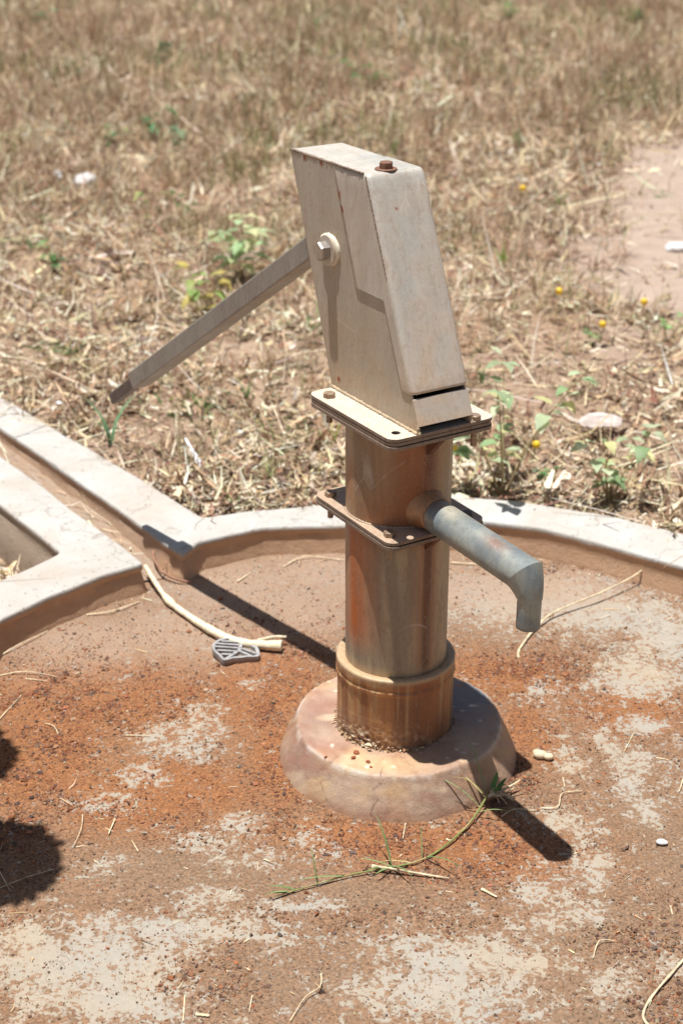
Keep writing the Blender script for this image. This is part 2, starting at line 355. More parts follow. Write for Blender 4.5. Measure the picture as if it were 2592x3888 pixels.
# ------------------------------------------------------------------ slab floor with settled dirt
bare = [(-0.378, 0.036, 0.082, 0.077), (-0.355, 0.093, 0.046, 0.043), (-0.47, -0.158, 0.077, 0.03), (-0.431, -0.096, 0.05, 0.038), (-0.226, -0.212, 0.041, 0.025), (-0.282, -0.259, 0.08, 0.036), (-0.121, -0.253, 0.054, 0.039), (-0.433, -0.324, 0.033, 0.027), (-0.223, -0.31, 0.072, 0.027), (0.256, 0.228, 0.04, 0.034), (0.29, -0.003, 0.037, 0.06), (0.369, 0.053, 0.022, 0.07), (0.393, -0.05, 0.025, 0.092), (0.415, -0.146, 0.021, 0.042), (0.258, -0.198, 0.048, 0.037), (0.213, -0.349, 0.058, 0.041), (0.294, -0.305, 0.033, 0.053), (0.253, -0.406, 0.063, 0.034), (0.123, -0.504, 0.109, 0.05), (0.062, -0.575, 0.135, 0.047), (0.299, -0.54, 0.036, 0.035), (-0.445, -0.553, 0.089, 0.054), (-0.36, -0.524, 0.091, 0.055), (-0.515, -0.485, 0.037, 0.033), (-0.31, -0.448, 0.075, 0.027), (-0.253, -0.398, 0.057, 0.03), (-0.125, -0.412, 0.057, 0.024), (-0.375, -0.61, 0.116, 0.038), (-0.213, -0.472, 0.055, 0.028), (0.211, 0.556, 0.096, 0.097), (0.365, 0.525, 0.122, 0.095), (0.499, 0.442, 0.068, 0.128), (0.435, 0.274, 0.08, 0.065), (0.389, -0.493, 0.024, 0.027), (0.437, 0.111, 0.038, 0.036), (-.2655, .2010, .024, .022)]
softb = [(-0.322, 0.591, 0.14, 0.1), (-0.413, 0.404, 0.12, 0.1), (-0.217, 0.501, 0.09, 0.12), (-0.156, 0.677, 0.12, 0.09), (-0.01, 0.643, 0.2, 0.12), (-0.589, 0.346, 0.12, 0.09), (0.2, .62, .2, .09)]
orange = [(-0.513, 0.159, 0.235, 0.141), (-0.594, -0.013, 0.118, 0.171), (-0.242, 0.2, 0.095, 0.177), (-0.404, -0.132, 0.184, 0.088), (0.194, 0.249, 0.112, 0.08), (0.236, 0.062, 0.053, 0.085), (-0.192, -0.035, 0.058, 0.121), (-0.0, -0.242, 0.168, 0.051), (0.133, -0.259, 0.1, 0.067), (0.422, 0.168, 0.093, 0.076)]
brown = [(-0.031, -0.379, 0.096, 0.035), (0.42, -0.247, 0.04, 0.091), (-0.294, -0.329, 0.131, 0.064), (0.341, -0.45, 0.092, 0.067), (-0.116, -0.557, 0.089, 0.052), (0.265, -0.583, 0.087, 0.051)]
gravel = [(-0.592, 0.156, 0.156, 0.093), (-0.6, -0.115, 0.057, 0.231), (-0.22, 0.029, 0.037, 0.127), (-0.176, -0.146, 0.035, 0.073), (-0.034, -0.238, 0.175, 0.028), (0.154, -0.236, 0.081, 0.056), (0.066, -0.325, 0.078, 0.031), (0.212, -0.082, 0.043, 0.063), (0.355, 0.698, 0.146, 0.031), (-0.415, -0.191, 0.069, 0.03), (0.358, -0.538, 0.065, 0.128), (-0.173, 0.363, 0.05, 0.086), (0.238, 0.314, 0.122, 0.066), (-0.236, -0.545, 0.072, 0.053), (-0.029, -0.437, 0.125, 0.029), (-0.296, 0.426, 0.068, 0.054)]
def field(blobs, x, y, p=1.0):
    r = np.zeros_like(x)
    for bx, by, rx, ry in blobs:
        q = ((x - bx) / rx) ** 2 + ((y - by) / ry) ** 2
        r = np.maximum(r, np.exp(-(q ** p) * .7))
    return r
def dirt_fields(x, y):
    wx = x + (fbm(x * 9, y * 9, 31) - .5) * .07; wy = y + (fbm(x * 9, y * 9, 41) - .5) * .07
    b = field(bare, wx, wy, 1.3); s = field(softb, wx, wy); o = field(orange, wx, wy); br = field(brown, wx, wy); g = field(gravel, wx, wy)
    d = .82 - .52 * b + .25 * br + .15 * g + .10 * o + .22 * (fbm(x * 4, y * 4, 51) - .5)
    d = np.where(np.hypot(x - .005, y) < .24, np.maximum(d, .8), d)
    front = sst(-y, .30, .6) * .13 + sst(x, .2, .45) * .10
    d = d - front
    s = np.clip(s * 1.2, 0, 1) * (1 - o * .3)
    return np.clip(d, 0, 1), np.clip(o * 1.1 + .18 - .25 * br, 0, 1), s, g
hole = lambda x, y: np.zeros_like(x, bool)
chan = np.array([(-.509, .50), (-.40, .60), (-.4193, .70), (-1.01, 1.41), (-2.25, 2.93), (-2.33, 2.74), (-.90, .98), (-.60, .62)])
def make_floor():
    st = .009; xs = np.arange(-.95, 1.0, st); ys = np.arange(-1.0, 1.0, st)
    X, Y = np.meshgrid(xs, ys); x = X.ravel(); y = Y.ravel()
    z = (fbm(x * 7, y * 7, 61) - .5) * .006 + (fbm(x * 45, y * 45, 62) - .5) * .0022
    d, o, s, g = dirt_fields(x, y)
    z += d * .0012 + (fbm(x * 80, y * 80, 64) - .5) * .0016
    ok = np.hypot(x - CX, y - CY) < .905 + .05 * (y < -.1)
    nx = len(xs); I = np.arange(len(x)).reshape(len(ys), nx)
    F = np.stack([I[:-1, :-1], I[:-1, 1:], I[1:, 1:], I[1:, :-1]], -1).reshape(-1, 4); F = F[ok[F].all(1)]
    ob = big('slab_floor', np.c_[x, y, z], F, M_floor)
    for nm, v in (('dirt', d), ('orange', o), ('soft', s)):
        a = ob.data.attributes.new(nm, 'FLOAT', 'POINT'); a.data.foreach_set('value', v.astype(np.float32))
    tag(ob, None, None, None, 'structure')
make_floor()
def make_channel():
    L = np.array([(-.60, .56), (-.98, 1.03), (-2.4, 2.80)]); Rr = np.array([(-.40, .67), (-1.0, 1.40), (-2.24, 2.93)])
    n = 120; V = []
    def at(A, t):
        seg = [np.linalg.norm(A[1] - A[0]), np.linalg.norm(A[2] - A[1])]; s = t * sum(seg)
        return A[0] + (A[1] - A[0]) * s / seg[0] if s < seg[0] else A[1] + (A[2] - A[1]) * (s - seg[0]) / seg[1]
    for i in range(n):
        a = at(L, i / (n - 1)); b = at(Rr, i / (n - 1))
        for j in range(9):
            p = a + (b - a) * j / 8; V.append((p[0], p[1], .0045 + .05 * min(1, 1.6 * i / n) + (float(vn(p[0] * 25, p[1] * 25, 5)) - .5) * .008))
    F = [(i * 9 + j, i * 9 + j + 1, i * 9 + j + 10, i * 9 + j + 9) for i in range(n - 1) for j in range(8)]
    ob = big('channel_floor', V, np.array(F), M_floor)
    V = np.array(V)
    for nm, v in (('dirt', .6), ('orange', .0), ('soft', .9)):
        a = ob.data.attributes.new(nm, 'FLOAT', 'POINT'); a.data.foreach_set('value', np.full(len(V), v, np.float32))
    tag(ob, None, None, None, 'structure')
make_channel()

# ------------------------------------------------------------------ field ground
PATH = np.array([(.74, 2.15), (.58, 2.6), (.60, 3.1), (.70, 3.8), (.86, 4.4), (1.1, 5.0), (1.35, 5.5), (2.2, 6.4), (3.4, 7.0), (3.6, 5.6), (2.6, 4.2), (2.2, 3.0), (1.9, 2.2), (1.1, 2.15)])
def path_mask(x, y):
    sh = np.shape(x); x = np.ravel(x); y = np.ravel(y)
    wx = x + (fbm(x * 2.5, y * 2.5, 71) - .5) * .5 + (fbm(x * 9, y * 9, 73) - .5) * .25; wy = y + (fbm(x * 2.5, y * 2.5, 72) - .5) * .8
    # distance-like soft mask by sampling jitter
    r = np.zeros(len(x))
    for dx, dy in ((0, 0), (.1, .1), (-.1, .1), (.1, -.15), (-.1, -.15), (0, .25), (0, -.25), (.2, 0), (-.2, 0)):
        r += inside(np.c_[wx + dx, wy + dy], PATH)
    return (r / 9.).reshape(sh)
def ground_z(x, y):
    z = .040 + (fbm(x * 1.3, y * 1.3, 81) - .5) * .07 * sst(np.hypot(x, y), 1.0, 2.5) + (fbm(x * 9, y * 9, 82) - .5) * .022 + (fbm(x * 30, y * 30, 83) - .5) * .008
    # worn hollow left of the drain channel
    side = (x + .6907) * .783 + (y - .6113) * .622   # <0 : left of the left wall
    along = (x + .6907) * -.622 + (y - .6113) * .783
    left = sst(-side, -.08, .0) * sst(1.9 - y, 0, .6) * sst(.9 - x * 0 + np.minimum(0, x + 3), 0, .5)
    left = left * (np.hypot(x - CX, y - CY) > .9) * (x < -.2)
    z = z - left * .105
    return z
def make_ground():
    def ax(lo, hi, a, b, st):
        mid = np.arange(a, b, st); k = 1.13
        L = [a]; s = st
        while L[-1] > lo: s *= k; L.append(L[-1] - s)
        R = [mid[-1]]; s = st
        while R[-1] < hi: s *= k; R.append(R[-1] + s)
        return np.array(L[:0:-1] + list(mid) + R[1:])
    xs = ax(-160, 160, -3.2, 3.0, .022); ys = ax(-120, 260, -.9, 6.0, .022)
    X, Y = np.meshgrid(xs, ys); x = X.ravel(); y = Y.ravel(); z = ground_z(x, y)
    r = np.hypot(x - CX, y - CY)
    band = inside(np.c_[x, y], np.array([(-.70, .70), (-.93, .98), (-2.30, 2.70), (-2.25, 2.93), (-1.01, 1.41), (-.43, .70), (-.5, .5)]))
    z = np.where((r < .915 + .05 * (y < -.1)) | band, -.2, z)
    nx = len(xs); I = np.arange(len(x)).reshape(len(ys), nx)
    F = np.stack([I[:-1, :-1], I[:-1, 1:], I[1:, 1:], I[1:, :-1]], -1).reshape(-1, 4)
    ob = big('ground', np.c_[x, y, z], F, M_soil)
    a = ob.data.attributes.new('path', 'FLOAT', 'POINT'); a.data.foreach_set('value', path_mask(x, y).astype(np.float32))
    tag(ob, None, None, None, 'structure')
make_ground()

# ------------------------------------------------------------------ grit on the slab
def palette(n, cols, w, jit=.16):
    cols = np.array([s2l(c) for c in cols]); w = np.array(w, float); w /= w.sum()
    k = rng.choice(len(cols), n, p=w); c = cols[k] * (1 + rng.normal(0, jit, (n, 1))) * (1 + rng.normal(0, .04, (n, 3)))
    return np.clip(c, .01, .85)
def rocks(name, x, y, z, size, cols):
    n = len(x)
    base = np.array([(1, 0, 0), (-1, 0, 0), (0, 1, 0), (0, -1, 0), (0, 0, 1), (0, 0, -1), (.62, .62, .5), (-.62, -.62, .5)], float)
    tri = np.array([(0, 6, 4), (6, 2, 4), (2, 1, 4), (1, 7, 4), (7, 3, 4), (3, 0, 4), (6, 0, 2), (7, 1, 3), (0, 5, 2), (2, 5, 1), (1, 5, 3), (3, 5, 0)])
    V = base[None] * rng.uniform(.55, 1.15, (n, 8, 1)) * size[:, None, None] * np.stack([np.ones(n), rng.uniform(.5, 1, n), rng.uniform(.4, .8, n)], 1)[:, None]
    V += rng.normal(0, .12, V.shape) * size[:, None, None]
    a = rng.uniform(0, 2 * PI, n); ca, sa = np.cos(a), np.sin(a)
    vx = V[..., 0] * ca[:, None] - V[..., 1] * sa[:, None]; vy = V[..., 0] * sa[:, None] + V[..., 1] * ca[:, None]
    V = np.stack([vx + x[:, None], vy + y[:, None], V[..., 2] + (z + size * .22)[:, None]], -1).reshape(-1, 3)
    F = (tri[None] + (np.arange(n) * 8)[:, None, None]).reshape(-1, 3)
    return big(name, V, F, M_grit, smooth=False, col=np.repeat(cols, 8, 0))
def fz(x, y): return (fbm(x * 7, y * 7, 61) - .5) * .006 + (fbm(x * 45, y * 45, 62) - .5) * .0022
def make_grit():
    n = 420000
    x = rng.uniform(-.82, .85, n); y = rng.uniform(-.72, .84, n)
    d, o, s, g = dirt_fields(x, y)
    r = np.hypot(x - CX, y - CY); rb = np.hypot(x - .005, y)
    cl = fbm(x * 22, y * 22, 91)
    p = (.09 + .75 * g + .40 * o) * sst(d, .25, .7) * (.3 + 1.4 * sst(cl, .4, .65)) + .012 + .5 * np.exp(-((rb - .205) / .02) ** 2) + .1 * np.exp(-((r - .83) / .02) ** 2) + .06 * sst(-y, .2, .5)
    p = p * (1 - .35 * s) + .05 * s
    ok = (rng.uniform(0, 1, n) < p * .55) & (r < .84) & (rb > .195)
    x, y, o, g = x[ok], y[ok], o[ok], g[ok]; n = len(x)
    sz = .00105 * np.exp(rng.normal(0, .52, n)) * (1 + .55 * g); sz = np.clip(sz, .0006, .0065)
    red = palette(n, [(146, 94, 66), (126, 82, 58), (160, 112, 80), (110, 79, 64), (98, 80, 72), (84, 70, 62), (160, 136, 112)], [5, 4, 2, 4, 1.6, .8, 1.6])
    brn = palette(n, [(124, 96, 75), (104, 82, 66), (142, 111, 86), (92, 78, 71), (152, 98, 66), (136, 118, 106)], [4, 4, 3, 2, 2, 1])
    c = np.where((rng.uniform(0, 1, n) < o * .75 + .15 + .2 * g)[:, None], red, brn)
    ob = rocks('laterite_grit', x, y, fz(x, y) + .001, sz, c)
    tag(ob, 'loose red and brown laterite grit scattered over the slab', 'grit', None, 'stuff')
make_grit()

# ------------------------------------------------------------------ straw and stubble
def blades(name, x, y, z, L, w, yaw, pitch, bend, col, label, cat, mat=None):
    n = len(x); mat = mat or M_straw
    dx, dy = np.cos(yaw), np.sin(yaw); px, py = -dy, dx
    V = np.zeros((n, 6, 3))
    roll = rng.normal(0, .5, n)
    for k, t in enumerate((0., .5, 1.)):
        pt = pitch + bend * t
        hx = L * t * np.cos(pt); hz = L * t * np.sin(pt)
        side = bend * t * t * L * .35
        ww = w * (1, .9, .35)[k] * .5
        cx = x + dx * hx + px * side; cy = y + dy * hx + py * side; cz = z + hz
        for q, sg in ((0, -1), (1, 1)):
            V[:, k * 2 + q, 0] = cx + sg * px * ww * np.cos(roll); V[:, k * 2 + q, 1] = cy + sg * py * ww * np.cos(roll); V[:, k * 2 + q, 2] = cz + sg * ww * np.sin(roll)
    F = (np.array([(0, 1, 3, 2), (2, 3, 5, 4)])[None] + (np.arange(n) * 6)[:, None, None]).reshape(-1, 4)
    ob = big(name, V.reshape(-1, 3), F, mat, col=np.repeat(col, 6, 0))
    return tag(ob, label, cat, None, 'stuff')
STRAWC = [(234, 220, 190), (214, 193, 158), (190, 165, 131), (166, 136, 106), (146, 108, 86), (206, 192, 172), (114, 90, 76), (170, 158, 122)]
def field_points(n, seed_near=True):
    # sample in the wedge the photo looks over, a margin to each side; density falls with distance
    n = int(n * 1.42); y = .25 + 15.7 * rng.uniform(0, 1, n) ** 1.75
    hw = 1.30 + (y + 2.2) * .32
    x = rng.uniform(-1, 1, n) * hw * 1.15 - .04 * y
    r = np.hypot(x - CX, y - CY)
    kill = (r < .96) | inside(np.c_[x, y], np.array([(-.52, .5), (-.80, .70), (-.95, .90), (-2.45, 2.70), (-2.3, 3.02), (-1.04, 1.51), (-.42, .82)]))
    return x[~kill], y[~kill]
def make_straw():
    x, y = field_points(430000)
    pm = path_mask(x, y); cl = fbm(x * 3.2, y * 3.2, 101); cl2 = fbm(x * 11, y * 11, 102)
    bareR = np.exp(-(((x - .75) / .55) ** 2 + ((y - 1.25) / .5) ** 2)) 
    midR = np.exp(-(((x - .45) / .5) ** 2 + ((y - 1.9) / .6) ** 2)) * .35
    p = (.26 + 1.1 * sst(cl, .36, .58)) * (.35 + 1.0 * sst(cl2, .38, .6)) * (1 - .96 * pm) * (1 - .80 * bareR) * (1 - midR)
    ok = rng.uniform(0, 1, len(x)) < p; x, y = x[ok], y[ok]; n = len(x)
    far = sst(y, 1., 9.)
    L = np.exp(rng.normal(math.log(.031), .55, n)) * (1 + .7 * far); w = np.exp(rng.normal(math.log(.0040), .55, n)) * (1 + .9 * far)
    w = np.clip(w * 1.15, .0015, .018)
    yaw = rng.uniform(0, 2 * PI, n); pit = np.abs(rng.normal(0, .22, n)) + rng.normal(0, .05, n); bend = rng.normal(0, .45, n)
    z = ground_z(x, y) + rng.uniform(.001, .022, n)
    z -= L * np.sin(pit) * .3 * (pit > .3)
    col = palette(n, STRAWC, [2.6, 3.2, 3.4, 2.8, 2.4, 2.0, 2.4, 1.4], .2)
    blades('straw_litter', x, y, z, L, w, yaw, pit, bend, col, 'dry straw and leaf litter strewn over the field behind the pump', 'straw litter')
    # standing stubble
    x, y = field_points(190000)
    pm = path_mask(x, y); cl = fbm(x * 2.4, y * 2.4, 111)
    bareR = np.exp(-(((x - .75) / .7) ** 2 + ((y - 1.3) / .7) ** 2)); near = sst(y, 1.6, 4.5)
    p = (.16 + .9 * near) * (.12 + 1.3 * sst(cl, .40, .62)) * (1 - pm) * (1 - .9 * bareR)
    ok = rng.uniform(0, 1, len(x)) < p * .85; x, y = x[ok], y[ok]; n = len(x)
    # gather into tufts
    tx = np.round(x / .09) * .09 + rng.normal(0, .012, n); ty = np.round(y / .09) * .09 + rng.normal(0, .012, n)
    m = rng.uniform(0, 1, n) < .6; x = np.where(m, tx + (h2(np.round(x / .09), np.round(y / .09), 3) - .5) * .08, x); y = np.where(m, ty + (h2(np.round(x / .09), np.round(y / .09), 4) - .5) * .08, y)
    r = np.hypot(x - CX, y - CY); ok = r > .99; x, y = x[ok], y[ok]; n = len(x)
    far = sst(y, 1., 9.)
    L = np.exp(rng.normal(math.log(.075), .4, n)) * (.8 + .7 * far); w = rng.uniform(.0015, .0042, n) * (1 + 1.0 * far)
    col = palette(n, [(188, 163, 132), (172, 146, 116), (152, 126, 100), (212, 194, 162), (146, 132, 106), (128, 126, 90), (154, 113, 92)], [4, 4, 3, 2.2, 2, 1.3, 1.5], .15)
    pm2 = (h2(np.floor(x * 1.2), np.floor(y * 1.2), 8) > .72) & (rng.uniform(0, 1, n) < .4)
    col = np.where(pm2[:, None], palette(n, [(118, 128, 74), (140, 142, 92)], [1, 1]), col)
    blades('dry_stubble', x, y, ground_z(x, y) - .003, L, w, rng.uniform(0, 2 * PI, n), rng.normal(1.25, .28, n), rng.normal(-.15, .4, n), col, 'brown dry grass stubble standing in the field', 'dry grass')
    # long fallen stalks, and small green shoots coming up through the litter
    x, y = field_points(5200); k = np.hypot(x - CX, y - CY) > 1.16; x, y = x[k], y[k]; ok = rng.uniform(0, 1, len(x)) > path_mask(x, y) * 1.2; x, y = x[ok], y[ok]; n = len(x)
    blades('fallen_stalks', x, y, ground_z(x, y) + rng.uniform(.01, .03, n), np.exp(rng.normal(math.log(.16), .4, n)), rng.uniform(.002, .005, n), rng.uniform(0, 2 * PI, n), np.abs(rng.normal(.05, .22, n)), rng.normal(-.1, .3, n), palette(n, STRAWC[:6], [4, 4, 3, 2, 1, 3]), 'long dry stalks lying over one another in the field', 'dry stalks')
    x, y = field_points(30000); k = (h2(np.floor(x * 2.6), np.floor(y * 2.2), 18) > .80) & (rng.uniform(0, 1, len(x)) < .42 * (1 - path_mask(x, y))); x, y = x[k], y[k]
    gx = np.floor(x * 2.6); gy = np.floor(y * 2.2); x = (gx + .2 + .6 * h2(gx, gy, 5)) / 2.6 + rng.normal(0, .045, len(x)); y = (gy + .2 + .6 * h2(gx, gy, 6)) / 2.2 + rng.normal(0, .05, len(x)); k = np.hypot(x - CX, y - CY) > 1.02; k &= ~inside(np.c_[x, y], np.array([(-.52, .5), (-.95, .85), (-2.6, 2.70), (-2.3, 3.05), (-1.04, 1.54), (-.42, .84)])); x, y = x[k], y[k]; n = len(x)
    blades('green_shoots', x, y, ground_z(x, y) + .002, np.exp(rng.normal(math.log(.028), .4, n)) * (1 + .6 * sst(y, 1, 9)), rng.uniform(.004, .010, n) * (1 + .5 * sst(y, 1, 9)), rng.uniform(0, 2 * PI, n), rng.uniform(.1, 1.2, n), rng.normal(-.3, .3, n), palette(n, [(112, 142, 82), (134, 160, 104), (92, 116, 66), (156, 168, 108)], [3, 3, 2, 2], .12), 'small green shoots coming up in patches through the dry litter', 'shoots', M_leaf)
    # rooted dry tufts
    tx, ty = field_points(5200); tc = fbm(tx * 1.6, ty * 1.6, 121); k = (rng.uniform(0, 1, len(tx)) < (.12 + 1.1 * sst(tc, .42, .62)) * (1 - path_mask(tx, ty)) * (.25 + .75 * sst(ty, 1.3, 3.))) & (np.hypot(tx - CX, ty - CY) > 1.05)
    tx, ty = tx[k], ty[k]; m_ = 16; x = np.repeat(tx, m_) + rng.normal(0, .012, len(tx) * m_); y = np.repeat(ty, m_) + rng.normal(0, .012, len(tx) * m_); n = len(x); far = sst(y, 1., 9.)
    tone = np.repeat(palette(len(tx), [(186, 158, 130), (160, 130, 104), (206, 184, 152), (142, 128, 98), (150, 112, 90)], [4, 3, 3, 1.5, 1.5], .12), m_, 0) * rng.uniform(.8, 1.2, (n, 1))
    blades('dry_tufts', x, y, ground_z(x, y) - .003, np.exp(rng.normal(math.log(.085), .35, n)) * (1 + .7 * far), rng.uniform(.0018, .004, n) * (1 + far), rng.uniform(0, 2 * PI, n), rng.normal(1.05, .3, n), rng.normal(-.5, .4, n), tone, 'rooted tufts of dry grass leaning all ways in the field', 'dry grass')
    # little strands of chaff on the slab and along the foot of the kerb
    n = 900; a = rng.uniform(0, 2 * PI, n); rr = np.where(rng.uniform(0, 1, n) < .45, rng.normal(.815, .022, n), .82 * np.sqrt(rng.uniform(0, 1, n)))
    x = CX + rr * np.cos(a); y = CY + rr * np.sin(a); ok = (rr < .84) & (np.hypot(x, y) > .22); x, y = x[ok], y[ok]; n = len(x)
    L = np.exp(rng.normal(math.log(.011), .6, n)); w = rng.uniform(.0008, .0022, n)
    col = palette(n, [(226, 206, 168), (200, 172, 132), (168, 136, 104)], [3, 3, 2])
    blades('straw_chaff', x, y, fz(x, y) + .0025, L, w, rng.uniform(0, 2 * PI, n), rng.normal(.05, .08, n), rng.normal(0, .5, n), col, 'fine straw chaff sprinkled on the red slab and along the kerb foot', 'chaff')
    # straw washed into the channel
    n = 420; t = rng.uniform(0.02, 1, n); a0 = np.array([-.52, .64]); a1 = np.array([-2.3, 2.85])
    q = a0 + (a1 - a0) * t[:, None] + np.c_[rng.normal(0, .028, n), rng.normal(0, .028, n)]
    L = np.exp(rng.normal(math.log(.05), .6, n)); col = palette(n, STRAWC[:6], [3, 3, 3, 2, 1, 1])
    d0 = math.atan2(a1[1] - a0[1], a1[0] - a0[0])
    blades('channel_straw', q[:, 0], q[:, 1], .008 + .05 * np.minimum(1, 1.6 * t), L, rng.uniform(.001, .003, n), d0 + rng.normal(0, .35, n) + PI * (rng.uniform(0, 1, n) > .5), rng.normal(.08, .1, n), rng.normal(0, .3, n), col, 'dry straw washed along the bed of the drain channel', 'straw')
    # soil clods and crumbs on the field
    x, y = field_points(60000); ok = (y < 7) & (rng.uniform(0, 1, len(x)) < .35 * (1 - .8 * path_mask(x, y))); x, y = x[ok], y[ok]; n = len(x)
    sz = np.clip(.003 * np.exp(rng.normal(0, .6, n)), .001, .016)
    ob = rocks('soil_crumbs', x, y, ground_z(x, y), sz, palette(n, [(150, 120, 98), (168, 138, 114), (130, 100, 80), (186, 158, 134)], [3, 3, 2, 1]))
    tag(ob, 'small crumbs of pinkish brown soil among the field straw', 'soil', None, 'stuff')
make_straw()

# ------------------------------------------------------------------ tubes
def tube_bm(bm, pts, radii, seg=8, cap=True, flat=1.0, rnd=0.0):
    pts = [Vector(p) for p in pts]; rings = []
    up = Vector((0, 0, 1))
    for i, p in enumerate(pts):
        t = (pts[min(i + 1, len(pts) - 1)] - pts[max(i - 1, 0)]).normalized()
        u = t.cross(up)
        if u.length < 1e-3: u = Vector((1, 0, 0))
        u.normalize(); v = u.cross(t).normalized()
        r = radii[i] if hasattr(radii, '__len__') else radii
        rings.append([bm.verts.new(p + (u * math.cos(a) + v * math.sin(a) * flat) * r * (1 + random.uniform(-rnd, rnd))) for a in [2 * PI * k / seg for k in range(seg)]])
    for a, b in zip(rings[:-1], rings[1:]):
        for k in range(seg): bm.faces.new((a[k], a[(k + 1) % seg], b[(k + 1) % seg], b[k]))
    if cap: bm.faces.new(rings[0][::-1]); bm.faces.new(rings[-1])
    return bm
def spline(pts, n):
    P_ = np.array(pts, float); m = len(P_)
    if m < 3: return [tuple(P_[0] + (P_[-1] - P_[0]) * t) for t in np.linspace(0, 1, n)]
    out = []
    for t in np.linspace(0, m - 1, n):
        i = min(int(t), m - 2); f = t - i
        p0 = P_[max(i - 1, 0)]; p1 = P_[i]; p2 = P_[i + 1]; p3 = P_[min(i + 2, m - 1)]
        out.append(tuple(.5 * ((2 * p1) + (-p0 + p2) * f + (2 * p0 - 5 * p1 + 4 * p2 - p3) * f * f + (-p0 + 3 * p1 - 3 * p2 + p3) * f ** 3)))
    return out

# ------------------------------------------------------------------ the pump   (local x = towards spout, local -y = the side that faces the photographer's left)
pump = empty('hand_pump', (0, 0, 0), PHI)
tag(pump, 'rust stained galvanised steel hand pump with tilted box head, long lever and bent spout', 'water pump')
R = .0825
def lathe(name, prof, colf, mat, parent, nth=192, disp=None, cap_top=False):
    prof = np.array(prof); th = np.linspace(-PI, PI, nth, endpoint=False)
    rr = np.repeat(prof[:, 0], nth); zz = np.repeat(prof[:, 1], nth); tt = np.tile(th, len(prof))
    if disp is not None: rr = rr + disp(tt, zz, rr)
    V = np.c_[rr * np.cos(tt), rr * np.sin(tt), zz]
    I = np.arange(len(V)).reshape(len(prof), nth); J = np.roll(I, -1, 1)
    F = np.stack([I[:-1], J[:-1], J[1:], I[1:]], -1).reshape(-1, 4)
    return big(name, V, F, mat, parent, True, colf(tt, zz), 45)
def band(a, c, w): 
    d = (np.degrees(a) - c + 180) % 360 - 180; return np.exp(-(d / w) ** 2)
def prof_line(r, z0, z1, n): return [(r, z) for z in np.linspace(z0, z1, n)]
def streak(a, z, seed, fx=9): return fbm(np.sin(a) * fx + 20, z * 6 + np.cos(a) * fx, seed)

def col_lower(a, z):
    b = mixc(np.broadcast_to(s2l((178, 164, 138)), a.shape + (3,)), s2l((140, 128, 110)), sst(streak(a, z, 3, 6), .35, .7))
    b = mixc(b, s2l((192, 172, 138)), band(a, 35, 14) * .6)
    b = mixc(b, s2l((184, 98, 42)), np.clip(band(a, -86, 25) * sst(z, .215, .27) * (.6 + .6 * streak(a, z, 8, 12)), 0, 1))
    w = band(a, 1, 7.5) * (.65 + .5 * streak(a, z, 5, 20)); b = mixc(b, s2l((92, 42, 22)), np.clip(w * 1.3, 0, .95))
    b = mixc(b, s2l((176, 112, 66)), np.clip(band(a, 1, 15) * .55, 0, 1) * (band(a, 1, 7.5) < .5))
    b = mixc(b, s2l((120, 76, 48)), sst(z, .405, .44) * .65 * (band(a, -40, 50)))
    b = mixc(b, s2l((112, 112, 78)), sst(z, .37, .43) * .45 * band(a, -42, 12))
    b = mixc(b, s2l((196, 168, 128)), sst(-z, -.215, -.20) * .55)
    return b
def col_upper(a, z):
    b = mixc(np.broadcast_to(s2l((168, 144, 112)), a.shape + (3,)), s2l((142, 120, 94)), sst(streak(a, z, 13, 8), .35, .7))
    b = mixc(b, s2l((152, 84, 42)), np.clip(band(a, -22, 30) * (.60 + .7 * streak(a, z, 14, 12)), 0, .95))
    b = mixc(b, s2l((104, 52, 30)), np.clip(band(a, 0, 7) * sst(z, .49, .56) * 1.0, 0, .9))
    b = mixc(b, s2l((156, 90, 44)), np.clip(sst(-z, -.53, -.47) * band(a, -40, 60) * .65, 0, 1))
    b = mixc(b, s2l((168, 96, 48)), np.clip(band(a, -100, 10) * sst(z, .47, .50) * sst(-z, -.58, -.52) * .7, 0, 1))
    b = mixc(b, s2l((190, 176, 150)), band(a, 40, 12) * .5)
    b = mixc(b, s2l((170, 160, 136)), np.clip(band(a, -45, 6) * sst(z, .52, .6) * .35, 0, 1))
    return b
def col_sleeve(a, z):
    b = mixc(np.broadcast_to(s2l((184, 130, 78)), a.shape + (3,)), s2l((150, 98, 58)), sst(streak(a, z, 23, 9), .35, .65))
    b = mixc(b, s2l((146, 84, 50)), np.clip(band(a, -3, 24) * .8, 0, 1))
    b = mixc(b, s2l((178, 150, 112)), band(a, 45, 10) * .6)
    b = mixc(b, s2l((190, 164, 128)), sst(z, .186, .193) * .9)
    n = fbm(a * 14, z * 160, 25)
    b = mixc(b, s2l((118, 74, 46)), sst(vn(a * 9 + 3, z * 7, 55), .55, .8) * sst(-z, -.175, -.14) * .7)
    b = mixc(b, s2l((196, 164, 118)), sst(vn(a * 13, z * 6, 56), .6, .85) * .55)
    crust = sst(-z, -.125, -.075) * (band(a, -72, 34) + .5 * band(a, -20, 20))
    b = mixc(b, s2l((204, 186, 158)), np.clip(crust * sst(n, .5, .65), 0, 1)); b = mixc(b, s2l((96, 74, 64)), np.clip(crust * sst(-n, -.48, -.36) * .8, 0, 1))
    return b
pedestal = lathe('pedestal_pipe', prof_line(R, .14, .4455, 70), col_lower, M_pipe, pump)
tank = lathe('tank_pipe', prof_line(R, .4584, .6095, 40), col_upper, M_pipe, pump)
